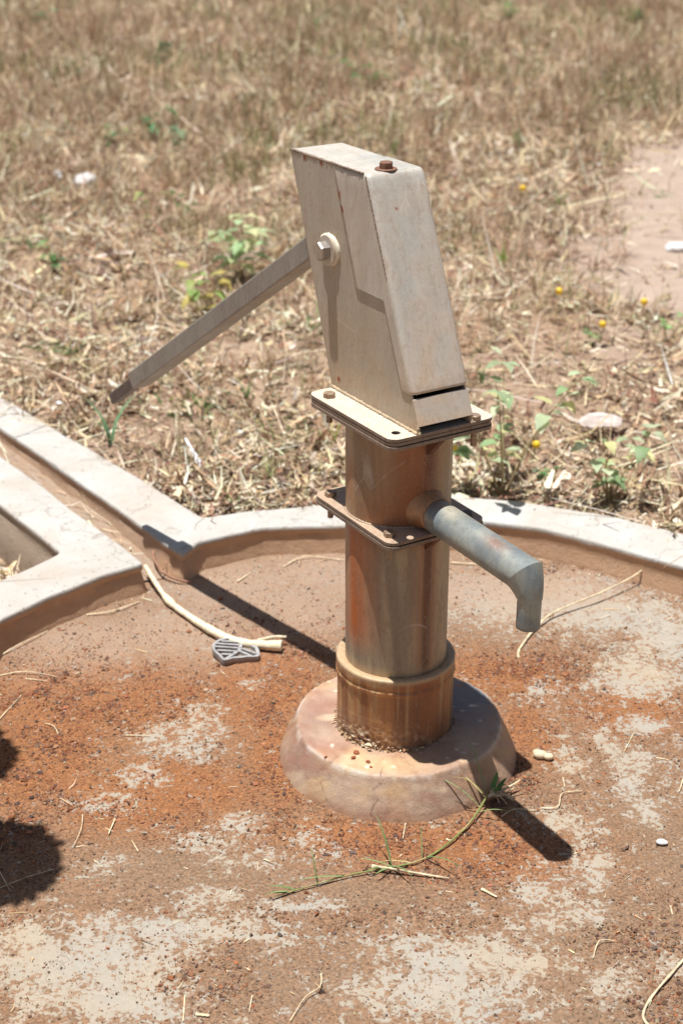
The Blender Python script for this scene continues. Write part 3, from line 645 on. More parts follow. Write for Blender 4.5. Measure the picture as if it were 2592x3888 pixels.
def disp_sleeve(a, z, r):
    crust = sst(-z, -.115, -.07) * np.clip(band(a, -72, 34) + .35 * band(a, -15, 22), 0, 1)
    n = fbm(a * 22, z * 260, 26) - .45
    bead = np.exp(-((z - .1715 - (fbm(a * 3, a * 0 + 2, 29) - .5) * .004) / .0035) ** 2) * (.0014 + .0022 * (vn(a * 30, z * 0, 27)))
    return crust * n * .012 + bead
prof = [(.0826, .1950), (.0890, .1968)] + [(.0945, .1968), (.0965, .1958), (.0973, .1938)] + prof_line(.0973, .192, .181, 6) + [(.0966, .179), (.0955, .177)] + prof_line(.0955, .175, .120, 24) + prof_line(.0958, .118, .060, 34)
sleeve = lathe('base_sleeve', prof, col_sleeve, M_pipe, pump, 256, disp_sleeve)
# crumbs of dirt and flaked mortar round the foot of the sleeve
nn = 420; aa = np.radians(np.where(rng.uniform(0, 1, nn) < .7, rng.normal(-70, 35, nn), rng.uniform(-180, 180, nn))); r_ = .0965 + np.abs(rng.normal(0, .003, nn))
ob = rocks('crumbling_mortar', r_ * np.cos(aa), r_ * np.sin(aa), .066 + np.abs(rng.normal(0, .004, nn)), np.clip(.0016 * np.exp(rng.normal(0, .5, nn)), .0007, .005), palette(nn, [(196, 164, 122), (150, 112, 80), (112, 82, 64), (206, 186, 156)], [3, 3, 2, 2]))
ob.parent = sleeve; ob['kind'] = 'stuff'

def rrect(a, b, r, seg=8):
    out = []
    for cx, cy, a0 in ((a - r, b - r, 0), (-a + r, b - r, 90), (-a + r, -b + r, 180), (a - r, -b + r, 270)):
        for k in range(seg + 1):
            t = math.radians(a0 + 90 * k / seg); out.append((cx + r * math.cos(t), cy + r * math.sin(t)))
    return out
def plate(name, a, b, z0, z1, mat, parent, holes=(), r=.017, dx=0, dy=0, rot=0, mat_side=None):
    bm = bmesh.new(); ed = []
    def loop(pts):
        vs = [bm.verts.new((x, y, z0)) for x, y in pts]
        for i in range(len(vs)): ed.append(bm.edges.new((vs[i], vs[(i + 1) % len(vs)])))
    loop([(x + dx, y + dy) for x, y in rrect(a, b, r)])
    for hx, hy, hr in holes: loop([(hx + hr * math.cos(t), hy + hr * math.sin(t)) for t in np.linspace(0, 2 * PI, 20, endpoint=False)])
    bmesh.ops.triangle_fill(bm, use_beauty=True, use_dissolve=False, edges=ed, normal=(0, 0, 1))
    g = bmesh.ops.extrude_face_region(bm, geom=bm.faces[:])
    bmesh.ops.translate(bm, vec=(0, 0, z1 - z0), verts=[v for v in g['geom'] if isinstance(v, bmesh.types.BMVert)])
    o = obj(name, bm, mat, parent, bevel=.0007)
    if mat_side:
        o.data.materials.append(mat_side)
        for p in o.data.polygons:
            if abs(p.normal.z) < .5 or p.normal.z < 0: p.material_index = 1
    return o
H1 = (.0947, -.0697, .0068)
# head flange, spacer plate and tank flange, black gaskets between
plate('head_flange', .1192, .0935, .6226, .6278, M_flange, pump, [H1], mat_side=M_edge)
plate('spacer_plate', .1185, .0930, .6163, .6214, M_edge, pump, [H1], dx=-.0004)
plate('tank_flange', .1190, .0937, .6095, .6149, M_edge, pump, [H1], dx=.0005, dy=-.0004)
g_ = plate('gasket', .1165, .0910, .6212, .6228, M_gasket, pump, [H1]); plate('gasket', .1165, .0910, .6147, .6165, M_gasket, pump, [H1])
plate('tank_base_flange', .1121, .0890, .4534, .4585, M_flange2, pump, [(.104, -.030, .0001)][:0], mat_side=M_edge)
plate('pedestal_flange', .1127, .0897, .4456, .4515, M_edge, pump, dx=.0004)
plate('gasket', .1095, .0865, .4513, .4536, M_gasket, pump)

def hexbolt(name, x, y, z, r, h, mat, parent, washer=None, wmat=None, axis=(0, 0, 1), rot=.2, wth=.002, shank=0, tail=None):
    """hex head standing on z; washer under it is a sub-part"""
    bm = bmesh.new()
    q = Vector((0, 0, 1)).rotation_difference(Vector(axis)).to_matrix().to_4x4(); Mx = Matrix.Translation((x, y, z)) @ q
    z0 = wth if washer else 0
    rings = []
    for rr, zz in ((r, z0), (r, z0 + h * .82), (r * .9, z0 + h)):
        rings.append([bm.verts.new(Mx @ Vector((rr * math.cos(rot + k * PI / 3), rr * math.sin(rot + k * PI / 3), zz))) for k in range(6)])
    for a, b in zip(rings[:-1], rings[1:]):
        for k in range(6): bm.faces.new((a[k], a[(k + 1) % 6], b[(k + 1) % 6], b[k]))
    bm.faces.new(rings[-1]); bm.faces.new(rings[0][::-1])
    if tail:      # threaded end showing below the plates
        zt, rt = tail; pr = []
        nz = 14
        for i in range(nz):
            f = i / (nz - 1); pr.append([bm.verts.new(Mx @ Vector(((rt * (1 - .12 * (i % 2))) * math.cos(t), (rt * (1 - .12 * (i % 2))) * math.sin(t), -.001 - zt * f))) for t in np.linspace(0, 2 * PI, 12, endpoint=False)])
        for a, b in zip(pr[:-1], pr[1:]):
            for k in range(12): bm.faces.new((a[k], a[(k + 1) % 12], b[(k + 1) % 12], b[k]))
        bm.faces.new(pr[-1])
    o = obj(name, bm, mat, parent, bevel=.0006)
    if washer:
        bm = bmesh.new(); rs = []
        for rr, zz in ((r * .3, .0002), (washer, .0002), (washer, wth * .7), (washer * .96, wth), (r * .3, wth)):
            rs.append([bm.verts.new(Mx @ Vector((rr * math.cos(t), rr * math.sin(t), zz))) for t in np.linspace(0, 2 * PI, 28, endpoint=False)])
        for a, b in zip(rs, rs[1:] + rs[:1]):
            for k in range(28): bm.faces.new((a[k], a[(k + 1) % 28], b[(k + 1) % 28], b[k]))
        obj('washer', bm, wmat or mat, o, True, 30)
    return o
def nut_below(x, y, z, mat, parent_bolt, r=.0095, h=.007):
    bm = bmesh.new(); rings = []
    for zz in (z, z - h): rings.append([bm.verts.new((x + r * math.cos(.5 + k * PI / 3), y + r * math.sin(.5 + k * PI / 3), zz)) for k in range(6)])
    for k in range(6): bm.faces.new((rings[0][k], rings[0][(k + 1) % 6], rings[1][(k + 1) % 6], rings[1][k]))
    bm.faces.new(rings[0]); bm.faces.new(rings[1][::-1]); obj('nut', bm, mat, parent_bolt, bevel=.0005)
for bx, by, m, rt in ((-.0849, -.0765, M_bolt, .3), (.1130, .0600, M_bolt, .8), (-.0940, .0700, M_bolt, .5)):
    b_ = hexbolt('bolt', bx * .98, by * .98, .6280, .0098, .0075, m, pump, rot=rt, tail=(.041, .0052))
for bx, by, m, rt in ((-.0883, -.0703, M_bolt, .1), (.0849, -.0716, M_bolt, .9), (.0893, .0679, M_darkbolt, .4)):
    hexbolt('bolt', bx, by, .4587, .0095, .0078, m, pump, rot=rt, tail=(.037, .0050))

def prism(pts, y0, y1):
    bm = bmesh.new(); a = [bm.verts.new((x, y0, z)) for x, z in pts]; b = [bm.verts.new((x, y1, z)) for x, z in pts]; n = len(pts)
    for i in range(n): bm.faces.new((a[i], a[(i + 1) % n], b[(i + 1) % n], b[i]))
    bm.faces.new(a[::-1]); bm.faces.new(b); return bm
# gussets welded under the flanges in line with the spout
def join(*bms):
    out = bmesh.new()
    for b in bms:
        me = bpy.data.meshes.new('t'); b.to_mesh(me); b.free(); out.from_mesh(me); bpy.data.meshes.remove(me)
    return out
obj('gusset', prism([(.0810, .6093), (.1130, .6093), (.1130, .605), (.0810, .5720)], -.005, .005), M_rustsheet, pump, bevel=.0006)
obj('gusset', prism([(-.0815, .6093), (-.1080, .6093), (-.0815, .5830)], -.003, .003), M_edge, pump, bevel=.0006)
obj('gusset', prism([(.0810, .4454), (.1090, .4454), (.1090, .442), (.0810, .4150)], -.005, .005), M_rustsheet, pump, bevel=.0006)

# ---- box head
w = .0472
fx_ = lambda z: .123 - .42 * (z - .628)           # front edge of the side sheets
rx_ = lambda z: -.1209 - .3505 * (z - .628)       # rear edge
ZT = .9765
head = empty('pump_head'); head.parent = pump
def side_sheet(y0, y1):
    zs = np.linspace(.6281, ZT, 9); pts = [(rx_(z), z) for z in zs] + [(fx_(z), z) for z in zs[::-1]]
    return prism(pts, y0, y1)
def quadbox(P0, P1, th, y0, y1):
    d = Vector((P1[0] - P0[0], 0, P1[1] - P0[1])).normalized(); n = Vector((d.z, 0, -d.x)) * th
    return prism([(P0[0], P0[1]), (P1[0], P1[1]), (P1[0] + n.x, P1[1] + n.z), (P0[0] + n.x, P0[1] + n.z)], y0, y1)
obj('side_sheet', side_sheet(-w, -w + .003), M_head, head, bevel=.0008)
obj('side_sheet', side_sheet(w - .003, w), M_head, head, bevel=.0008)
# rear sheet with the slot the lever leaves through, top sheet
obj('rear_sheet', quadbox((rx_(.6285), .6285), (rx_(.770), .770), .003, -w + .0031, w - .0031), M_head, head)
obj('rear_sheet', quadbox((rx_(.865), .865), (rx_(.973), .973), .003, -w + .0031, w - .0031), M_head, head)
obj('top_sheet', prism([(rx_(ZT) + .0002, ZT - .003), (fx_(ZT), ZT - .003), (fx_(ZT), ZT), (rx_(ZT) + .0002, ZT)], -w + .0031, w - .0031), M_cover, head)
obj('lower_front_panel', prism([(fx_(.6405) + .0005, .6405), (fx_(.6405) + .0035, .6402), (fx_(.6772) + .0035, .6775), (fx_(.6772) + .0005, .6772)], -w - .0008, w + .0008), M_cover, head, bevel=.0008)
obj('head_shade_core', prism([(rx_(.63) + .03, .6282), (fx_(.63) - .022, .6282), (fx_(.95) - .022, .95), (rx_(.95) + .03, .95)], -.012, .012), M_inside, head)  # dark filler block; the shade inside the head is put into its colour
def weld(name, pts, r, parent, mat=M_weld, seg=7):
    pp = resample(np.array(pts, float), .0022, False)
    bm = bmesh.new(); tube_bm(bm, [tuple(p + rng.normal(0, r * .12, 3)) for p in pp], [r * (1 + .22 * math.sin(i * 2.1) + random.uniform(-.25, .25)) for i in range(len(pp))], seg)
    return obj(name, bm, mat, parent, True, 80)
weld('weld', [(rx_(.629) + .001, -w - .0006, .6292), (fx_(.629) - .002, -w - .0006, .6292)], .0026, head)
weld('weld', [(rx_(.629) + .001, w + .0006, .6292), (fx_(.629) - .002, w + .0006, .6292)], .0026, head)
weld('weld', [(fx_(.629) - .001, -w, .6288), (fx_(.642) - .0, -w - .0004, .642)], .0022, head)
weld('weld', [(fx_(.629) - .001, w, .6288), (fx_(.642) - .0, w + .0004, .642)], .0022, head)
weld('weld', [(rx_(ZT), -w + .0012, ZT - .0004), (-.115, -w + .0012, ZT - .0004)], .0021, head, M_edge)
th_ = np.linspace(-PI, PI, 60)
weld('weld', [(R * 1.004 * math.cos(t), R * 1.004 * math.sin(t), .4590) for t in th_], .0016, tank, M_flange2)

# ---- front cover: a folded sheet lying over the front of the head
def make_cover():
    wc = .0500; rad = .0085
    fz_ = lambda z: -.0185 + .4262 * (.978 - z)
    def rear(z):
        if z > .8062: return -.113 + .381 * (.978 - z)
        return fz_(z) - .028
    sl = [(.6850, .0040, None), (.6838, .0018, None), (.6855, .0004, None), (.6885, 0., None)]
    zs = list(np.linspace(.70, .803, 10)) + [.8059]; 
    for z in zs: sl.append((z, 0., None))
    sl.append((.80625, 0., None))
    for z in np.linspace(.815, .968, 12): sl.append((z, 0., None))
    sl += [(.9735, .0006, None), (.9768, .0022, None), (.9781, .0050, None)]
    NS = 14; rows = []
    for z, ins, _ in sl:
        xf = fz_(z) - ins; xr = rear(z); yy = wc - ins
        r = []
        if z > .8061: t0 = np.linspace(0, 1, NS)
        else: t0 = np.linspace(0, 1, NS)
        for t in t0: r.append((xr + (xf - rad - xr) * t, -yy, z))
        for k in range(1, 6):
            a = PI / 2 * k / 6; r.append((xf - rad + rad * math.sin(a), -yy + rad - rad * math.cos(a), z))
        for t in np.linspace(0, 1, 9): r.append((xf - .0004 * math.sin(t * PI), (-yy + rad) + (2 * yy - 2 * rad) * t, z))
        for k in range(1, 6):
            a = PI / 2 * (1 - k / 6); r.append((xf - rad + rad * math.sin(a), yy - rad + rad * math.cos(a), z))
        for t in t0[::-1]: r.append((xr + (xf - rad - xr) * t, yy, z))
        rows.append(r)
    bm = bmesh.new(); vr = [[bm.verts.new(p) for p in r] for r in rows]
    for a, b in zip(vr[:-1], vr[1:]):
        for k in range(len(a) - 1): bm.faces.new((a[k], a[k + 1], b[k + 1], b[k]))
    n = len(vr[-1])   # roof of the fold
    t = vr[-1]
    for k in range(n // 2 - 1 + (n % 2)):
        if n - 2 - k > k + 1: bm.faces.new((t[k], t[k + 1], t[n - 2 - k], t[n - 1 - k]))
        elif n - 2 - k == k + 1 or True: bm.faces.new((t[k], t[k + 1], t[n - 1 - k]))
    o = obj('front_cover', bm, M_cover, pump, True, 50)
    m = o.modifiers.new('s', 'SOLIDIFY'); m.thickness = .0022; m.offset = 1 if False else -1
    return o
cover = make_cover()
cover['label'] = 'pale folded front cover lapped over the head'
weld('cover_seam', [(-.113, -.0492, .9778), (-.08, -.0497, .9780), (-.03, -.0494, .9782)], .0015, cover, M_edge)
weld('cover_seam', [(-.0185 + .4262 * (.978 - z) - .0062, -.0497, z) for z in (.975, .93, .88, .84)], .0011, cover, M_edge)
hexbolt('cover_bolt', -.0356, -.017 + .010, .9782, .0105, .0095, M_rustbolt, pump, washer=.0165, wmat=M_rustbolt, rot=.35)
# ---- pivot bolt through the head
def ring_putty():
    bm = bmesh.new(); n = 48; rs = []
    for rr, yy in ((.015, 0.), (.0265, 0.), (.0258, .0030), (.0238, .0046), (.019, .0046), (.015, .003)):
        rs.append([bm.verts.new((-.1243 + (rr * (1 + .10 * math.sin(3 * t + 1) * (rr > .02) + random.uniform(-.03, .03))) * math.cos(t), -w - .0001 - yy, .8463 + rr * (1 + .08 * math.cos(2 * t) * (rr > .02) + random.uniform(-.03, .03)) * math.sin(t))) for t in np.linspace(0, 2 * PI, n, endpoint=False)])
    for a, b in zip(rs, rs[1:] + rs[:1]):
        for k in range(n): bm.faces.new((a[k], a[(k + 1) % n], b[(k + 1) % n], b[k]))
    obj('putty_ring', bm, M_putty, pump, True, 70)
ring_putty()
hexbolt('pivot_bolt', -.1253, -w - .0046, .8455, .0150, .0150, M_nickel, pump, washer=.0235, wmat=M_cover, axis=(0, -1, 0), rot=.52, wth=.0025)
hexbolt('pivot_bolt', -.1243, w + .0002, .8463, .0150, .0130, M_nickel, pump, washer=.0235, wmat=M_cover, axis=(0, 1, 0), rot=.1, wth=.0025)

# ---- lever
def box_along(A, B, hw, hh, bevel_seg=1):
    """bar from A to B: half width (across), half height (in the lever's plane)"""
    A = Vector(A); B = Vector(B); t = (B - A).normalized(); s = t.cross(Vector((0, 0, 1))).normalized(); u = s.cross(t).normalized()
    bm = bmesh.new(); rings = []
    for p in (A, A.lerp(B, .33), A.lerp(B, .66), B):
        rings.append([bm.verts.new(p + s * x + u * y) for x, y in ((-hw, -hh), (hw, -hh), (hw, hh), (-hw, hh))])
    for a, b in zip(rings[:-1], rings[1:]):
        for k in range(4): bm.faces.new((a[k], a[(k + 1) % 4], b[(k + 1) % 4], b[k]))
    bm.faces.new(rings[0][::-1]); bm.faces.new(rings[-1]); return bm
HA = (-.150, -.006, .872); HB = (-.826, -.0655, .4285); HT = (-.935, -.0752, .3555)
lever = obj('lever_handle', box_along(HA, HB, .0205, .0170), M_handle, pump, bevel=.0028)
HB2 = Vector(HB).lerp(Vector(HA), .02)
obj('lever_grip', box_along(HB2, HT, .0105, .0115), M_grip, lever, bevel=.003)

# ---- spout
def col_spout_pts(V):
    x, y, z = V[:, 0], V[:, 1], V[:, 2]
    n = fbm(x * 40, (y + z) * 40, 33); n2 = fbm(x * 12, y * 30, 34)
    b = mixc(np.broadcast_to(s2l((116, 128, 132)), (len(x), 3)), s2l((152, 156, 148)), sst(n, .35, .7)); b = mixc(b, s2l((186, 174, 146)), sst(n2, .45, .7) * sst(-x, -.22, -.10))
    q = ((x - .262) / .030) ** 2 + ((y + .006) / .012) ** 2 + (z < .48) * 10
    b = mixc(b, s2l((172, 156, 136)), np.exp(-q) * .8); b = mixc(b, s2l((136, 92, 78)), np.exp(-q * 2.8) * .75)
    b = mixc(b, s2l((170, 122, 84)), sst(-x, -.118, -.098) * .95)
    tip = sst(-z, -.43, -.37); b = mixc(b, s2l((128, 122, 112)), tip * .6)
    return b
def tube_var(name, cen, radii, mat, colf, parent, seg=40, th=.003, normals=None, closed_end=False):
    V = []; n = len(cen)
    for i in range(n):
        c = Vector(cen[i]); t = Vector(normals[i]) if normals else (Vector(cen[min(i + 1, n - 1)]) - Vector(cen[max(i - 1, 0)])); t.normalize()
        s = Vector((0, 1, 0)); u = s.cross(t).normalized(); rs, ru = radii[i]
        for k in range(seg):
            a = 2 * PI * k / seg; V.append(c + s * rs * math.cos(a) + u * ru * math.sin(a))
    V = np.array([tuple(v) for v in V])
    I = np.arange(n * seg).reshape(n, seg); J = np.roll(I, -1, 1)
    F = np.stack([I[:-1], J[:-1], J[1:], I[1:]], -1).reshape(-1, 4)
    o = big(name, V, F, mat, parent, True, colf(V), 17)
    m = o.modifiers.new('s', 'SOLIDIFY'); m.thickness = th; m.offset = -1; m.use_rim = True
    return o
rP = .0232
axz = lambda x: .4838 - .026 * (x - .05)
cen = [(x, 0, axz(x)) for x in np.linspace(.078, .318, 50)]; rad = [(rP, rP)] * 50; nrm = [(1, 0, -.026)] * 50
# mitre: the horizontal run ends on a slanting cut from which the short outlet drops
cen = cen[:-3]; rad = rad[:-3]; nrm = nrm[:-3]
NM = Vector((1, 0, -.82)).normalized()
for i, f in enumerate((0, .33, .67, 1.)):
    cen.append((.3195 + .0140 * f, 0, .4772 * (1 - f) + .4465 * f)); rad.append((rP * (1 - f) + .0154 * f, .0302 * (1 - f) + .0154 * f)); nrm.append(tuple(NM.lerp(Vector((0, 0, -1)), f ** .8)))
for z in np.linspace(.4435, .4002, 12): cen.append((.3335, 0, z)); rad.append((.0143, .0143)); nrm.append((0, 0, -1))
spout = tube_var('spout', cen, rad, M_spout, col_spout_pts, pump, normals=nrm)
mu = Vector((.773, 0, .634)).normalized() if False else Vector((NM.z * -1, 0, NM.x))
mc = Vector((.3195, 0, .4772))
weld('mitre_seam', [tuple(mc + Vector((0, 1, 0)) * (rP + .0002) * math.cos(t) + mu * .0304 * math.sin(t)) for t in np.linspace(0, 2 * PI, 50)], .0011, spout, M_edge)
def collar_col(V): 
    n = fbm(V[:, 0] * 60, V[:, 2] * 60, 36); return mixc(np.broadcast_to(s2l((150, 92, 54)), (len(V), 3)), s2l((186, 140, 98)), sst(n, .3, .7))
cc = []; rr_ = []
for t in np.linspace(0, 1, 12):
    cc.append((.066 + .040 * t, 0, axz(.07) )); k = .0375 * (1 - t) ** 1.6 + .0252 * (1 - (1 - t) ** 1.6) ; rr_.append((k, k))
tube_var('spout_collar', cc, rr_, M_pipe, collar_col, spout, th=.002, normals=[(1, 0, 0)] * 12)

# ------------------------------------------------------------------ footing
def make_footing():
    nth = 720; th = np.linspace(-PI, PI, nth, endpoint=False)
    prof = [(.080, .0665)] + [(q_, .0666 + .0016 * (q_ - .084) / .076) for q_ in np.linspace(.084, .162, 30)] + [(.166, .0682), (.1690, .0674), (.1712, .0660), (.1728, .0636), (.1745, .0590)]
    prof += [(.1745 + (.2035 - .1745) * t + .0015 * math.sin(t * PI), .0590 * (1 - t) - .004 * t) for t in np.linspace(.08, 1, 30)] + [(.2045, -.012)]
    prof = np.array(prof); rr = np.repeat(prof[:, 0], nth); zz = np.repeat(prof[:, 1], nth); tt = np.tile(th, len(prof))
    out = sst(rr, .14, .17)
    # hand formed: slightly polygonal, a few facets and hairline cracks
    rr = rr + out * ((fbm(np.cos(tt) * 2.2 + 5, np.sin(tt) * 2.2 + 5, 44, 2) - .5) * .012 + .4 * (fbm(np.cos(tt) * 9, np.sin(tt) * 9 + zz * 40, 45) - .5) * .004)
    crack = np.zeros_like(rr)
    for ca, wv in ((-101, 1.), (-128, .7), (-52, .8), (-48, .5)):
        d = np.degrees(tt) - ca - 3.0 * (vn(zz * 90, zz * 0 + ca, 46) - .5) * 2
        crack = np.maximum(crack, np.exp(-(d / .40) ** 2) * wv * out * (vn(zz * 300, zz * 0 + ca, 47) > .2))
    rr = rr - crack * .0005
    zz = zz + sst(zz, .05, .06) * (fbm(rr * np.cos(tt) * 18, rr * np.sin(tt) * 18, 47) - .5) * .004
    pitn = fbm(rr * np.cos(tt) * 90, rr * np.sin(tt) * 90 + zz * 90, 75); zz = zz + (zz > .064) * (pitn - .5) * .0016 - (zz > .064) * sst(vn(rr * np.cos(tt) * 150, rr * np.sin(tt) * 150, 76), .86, .95) * .0010
    rr = rr + (zz <= .064) * (pitn - .5) * .0009
    x = rr * np.cos(tt) + .006; y = rr * np.sin(tt) + .002
    n1 = fbm(x * 13, y * 13 + zz * 10, 48); n2 = fbm(x * 40, y * 40, 49)
    c = mixc(np.broadcast_to(s2l((160, 131, 112)), (len(x), 3)), s2l((180, 153, 129)), sst(n1, .35, .65))
    c = mixc(c, s2l((150, 96, 78)), sst(fbm(x * 8 + 3, y * 8 + zz * 12, 50), .45, .65) * .45)
    c = mixc(c, s2l((206, 170, 120)), sst(fbm(x * 16 + 9, y * 16 + zz * 20, 58), .55, .7) * .35)
    c = mixc(c, s2l((124, 108, 98)), sst(fbm(x * 11 + 5, y * 11 - zz * 9, 59), .56, .7) * .25)
    c = mixc(c, s2l((150, 104, 74)), sst(-zz, -.022, .002) * .6 * (.4 + fbm(x * 20, y * 20, 71)))
    c = mixc(c, s2l((206, 184, 152)), sst(vn(x * 26, y * 26 + zz * 30, 72), .74, .9) * .55)
    blue_shade = np.exp(-(((x - .135) / .06) ** 2 + ((y - .06) / .085) ** 2)) * sst(zz, .05, .062)
    c = mixc(c, s2l((112, 114, 118)), np.clip(blue_shade * 1.25, 0, .85))  # grey-blue shade painted into the colour, right of the footing top
    c = mixc(c, s2l((214, 182, 134)), np.exp(-(((x + .02) / .08) ** 2 + ((y + .135) / .03) ** 2)) * sst(zz, .05, .062) * .6)
    edge = np.exp(-((rr - .1710) / .0022) ** 2) * (zz > .055); c = mixc(c, s2l((214, 200, 184)), edge * .75 * sst(n2, .3, .55))  # bright highlight along the top rim, painted into the colour
    c = mixc(c, s2l((92, 70, 54)), np.clip(crack * .7, 0, 1))
    sp = sst(vn(x * 70, y * 70, 52), .90, .95) * (zz > .06); c = mixc(c, s2l((226, 214, 190)), sp * .6)
    V = np.c_[x, y, zz]; I = np.arange(len(V)).reshape(len(prof), nth); J = np.roll(I, -1, 1)
    F = np.stack([I[:-1], I[1:], J[1:], J[:-1]], -1).reshape(-1, 4)
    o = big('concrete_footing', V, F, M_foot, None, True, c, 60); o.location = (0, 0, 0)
    # rotate so crack angles (given in world degrees) stay; face orientation outward
    return tag(o, 'low round pinkish concrete footing with sloping sides under the pump', 'footing')
make_footing()

# pebbles lying on the footing
def pebble(name, loc, sz, mat, label, cat, group=None, squash=(1, .8, .6), seed=1, rz=0., sub=2):
    bm = bmesh.new(); bmesh.ops.create_icosphere(bm, subdivisions=sub, radius=1)
    r2 = random.Random(seed)
    offs = [(Vector((r2.uniform(-1, 1), r2.uniform(-1, 1), r2.uniform(-1, 1))).normalized(), r2.uniform(.5, .95)) for _ in range(9)]
    for v in bm.verts:
        p = v.co.copy()
        for n_, d in offs:
            e = p.dot(n_) - d
            if e > 0: p -= n_ * e
        p += p * r2.uniform(-.04, .04); v.co = Vector((p.x * squash[0], p.y * squash[1], p.z * squash[2])) * sz
    o = obj(name, bm, mat, None, False); o.location = loc; o.rotation_euler = (0, 0, rz)
    return tag(o, label, cat, group)
M_red = plain('red_laterite', (150, 88, 58), .9, .3, 200)
for i, (px, py, s_, lb) in enumerate([(-.060, -.1065, .0058, 'rusty red stone nearest the sleeve, uppermost on the footing top'), (-.064, -.121, .0052, 'red brown stone just below the uppermost one on the footing top'), (-.041, -.131, .0052, 'rounded red stone in the middle of the pale footing top'),
                                  (-.036, -.146, .0034, 'small grey brown stone nearest the front rim of the footing'), (-.109, -.120, .0036, 'tiny red crumb at the left of the footing top')]):
    pebble('pebble', (px, py, .0675 + s_ * .4), s_, M_red, lb, 'pebble', 'pebbles on the footing', seed=i + 3, rz=i)

# ------------------------------------------------------------------ things on the slab
def stick_thing(name, pts, r, mat, label, cat, group=None, taper=(1, .7), z=.004, seg=7, n=None, flat=.8):
    r = r * .8
    pts = [(p[0], p[1], p[2] if len(p) > 2 else z) for p in pts]
    n = n or max(4, len(pts) * 5); q = spline(pts, n)
    bm = bmesh.new(); tube_bm(bm, q, [r * (taper[0] + (taper[1] - taper[0]) * i / (n - 1)) * (1 + random.uniform(-.22, .22)) for i in range(n)], seg, flat=flat, rnd=.12)
    return tag(obj(name, bm, mat, None, True, 60), label, cat, group)
st_pts = [(-.519, .622, .030), (-.4638, .522, .012), (-.4104, .450, .011), (-.3415, .376, .012), (-.288, .3415, .012), (-.2147, .331, .014)]
q = spline(st_pts, 44)
bm = bmesh.new(); rad_ = [.0045 + .0036 * min(1, i / 26) + (.0022 if i in (9, 10, 11) else 0) + (.0012 if i in (23, 24) else 0) + .0026 * max(0, (i - 37) / 7) + random.uniform(-.0006, .0006) for i in range(44)]
tube_bm(bm, q, rad_, 12, rnd=.07)
stick = tag(obj('stick', bm, M_stick, None, True, 60), 'thick pale peeled stick curving from the channel mouth to the rubber scrap', 'stick')
bm = bmesh.new(); tube_bm(bm, spline([(-.262, .345, .016), (-.235, .352, .020), (-.208, .355, .020)], 8), [.003, .0035, .0033, .0033, .003, .0028, .0026, .002], 6, rnd=.2); obj('split_end', bm, M_stick, stick, True, 50)

# rubber scrap with ribs (piece of a shoe sole)
def make_scrap():
    root = empty('sole_scrap', (-.3005, .312, .0035), math.radians(-6)); root.rotation_euler = (math.radians(1), math.radians(3), math.radians(-8))
    tag(root, 'grey oval rubber scrap with raised ribs, a broken piece of shoe sole beside the stick', 'rubber scrap')
    out = [(-.047, .004), (-.043, .022), (-.030, .036), (-.008, .044), (.012, .042), (.030, .030), (.043, .008), (.048, -.010), (.040, -.017), (.028, -.020), (.014, -.028), (.004, -.031), (-.006, -.040), (-.014, -.042), (-.026, -.028), (-.040, -.014)]
    o2 = [tuple(p[:2]) for p in spline([(x, y, 0) for x, y in out + out[:1]], 64)][:-1]
    def slab(pts, z0, z1):
        bm = bmesh.new(); a = [bm.verts.new((x, y, z0)) for x, y in pts]; b = [bm.verts.new((x, y, z1)) for x, y in pts]; n = len(pts)
        for i in range(n): bm.faces.new((a[i], a[(i + 1) % n], b[(i + 1) % n], b[i]))
        bm.faces.new(a[::-1]); bm.faces.new(b); return bm
    obj('base', slab(o2, 0, .005), M_inside if False else plain('dusty_rubber', (138, 122, 110), .9, .25, 100), root, True, 40)
    bm = bmesh.new(); n = len(o2); inn = [(x * .87 - .0008, y * .86) for x, y in o2]; L = []
    for pts, z in ((o2, .0049), (o2, .0125), (inn, .0125), (inn, .0049)): L.append([bm.verts.new((x, y, z)) for x, y in pts])
    for a, b in zip(L, L[1:] + L[:1]):
        for k in range(n): bm.faces.new((a[k], a[(k + 1) % n], b[(k + 1) % n], b[k]))
    obj('rim', bm, M_rubber, root, True, 40, bevel=.0006)
    def rib(p, q, wd=.0026):
        d = Vector((q[0] - p[0], q[1] - p[1], 0)); nrm = Vector((-d.y, d.x, 0)).normalized() * wd
        obj('rib', slab([(p[0] + nrm.x, p[1] + nrm.y), (p[0] - nrm.x, p[1] - nrm.y), (q[0] - nrm.x, q[1] - nrm.y), (q[0] + nrm.x, q[1] + nrm.y)], .0048, .0123), M_rubber, root, bevel=.0006)
    for k, (x0, x1, y) in enumerate(((-.034, .004, .026), (-.041, .005, .015), (-.041, .006, .004), (-.033, .006, -.008), (-.022, .002, -.020))): rib((x0, y - .003), (x1, y + .003), .0024)
    rib((.003, .040), (.007, .000), .0032); rib((.007, .000), (-.010, -.038), .0028); rib((.007, -.002), (.036, -.016), .0024); rib((.006, .008), (.040, -.004), .0022); rib((.008, .034), (.036, .014), .0020)
make_scrap()

M_twig = plain('reddish_twig', (150, 112, 90), .8, .2, 80)
tw = empty('forked_twig', (-.475, .625, .004)); tag(tw, 'thin reddish forked twig lying across the mouth of the drain channel', 'twig')
for pts, r in (([(-.045, .12, .022), (-.035, .05, .02), (-.012, .0, .012)], .0035), ([(-.012, 0, .012), (.02, -.02, .006), (.055, -.025, .002)], .003), ([(-.038, .085, .021), (-.062, .11, .028)], .0022), ([(-.012, 0, .012), (-.006, .03, .02)], .002)):
    bm = bmesh.new(); tube_bm(bm, spline(pts, 10), [r * (1 - .04 * i) for i in range(10)], 6); obj('branch', bm, M_twig, tw, True, 60)

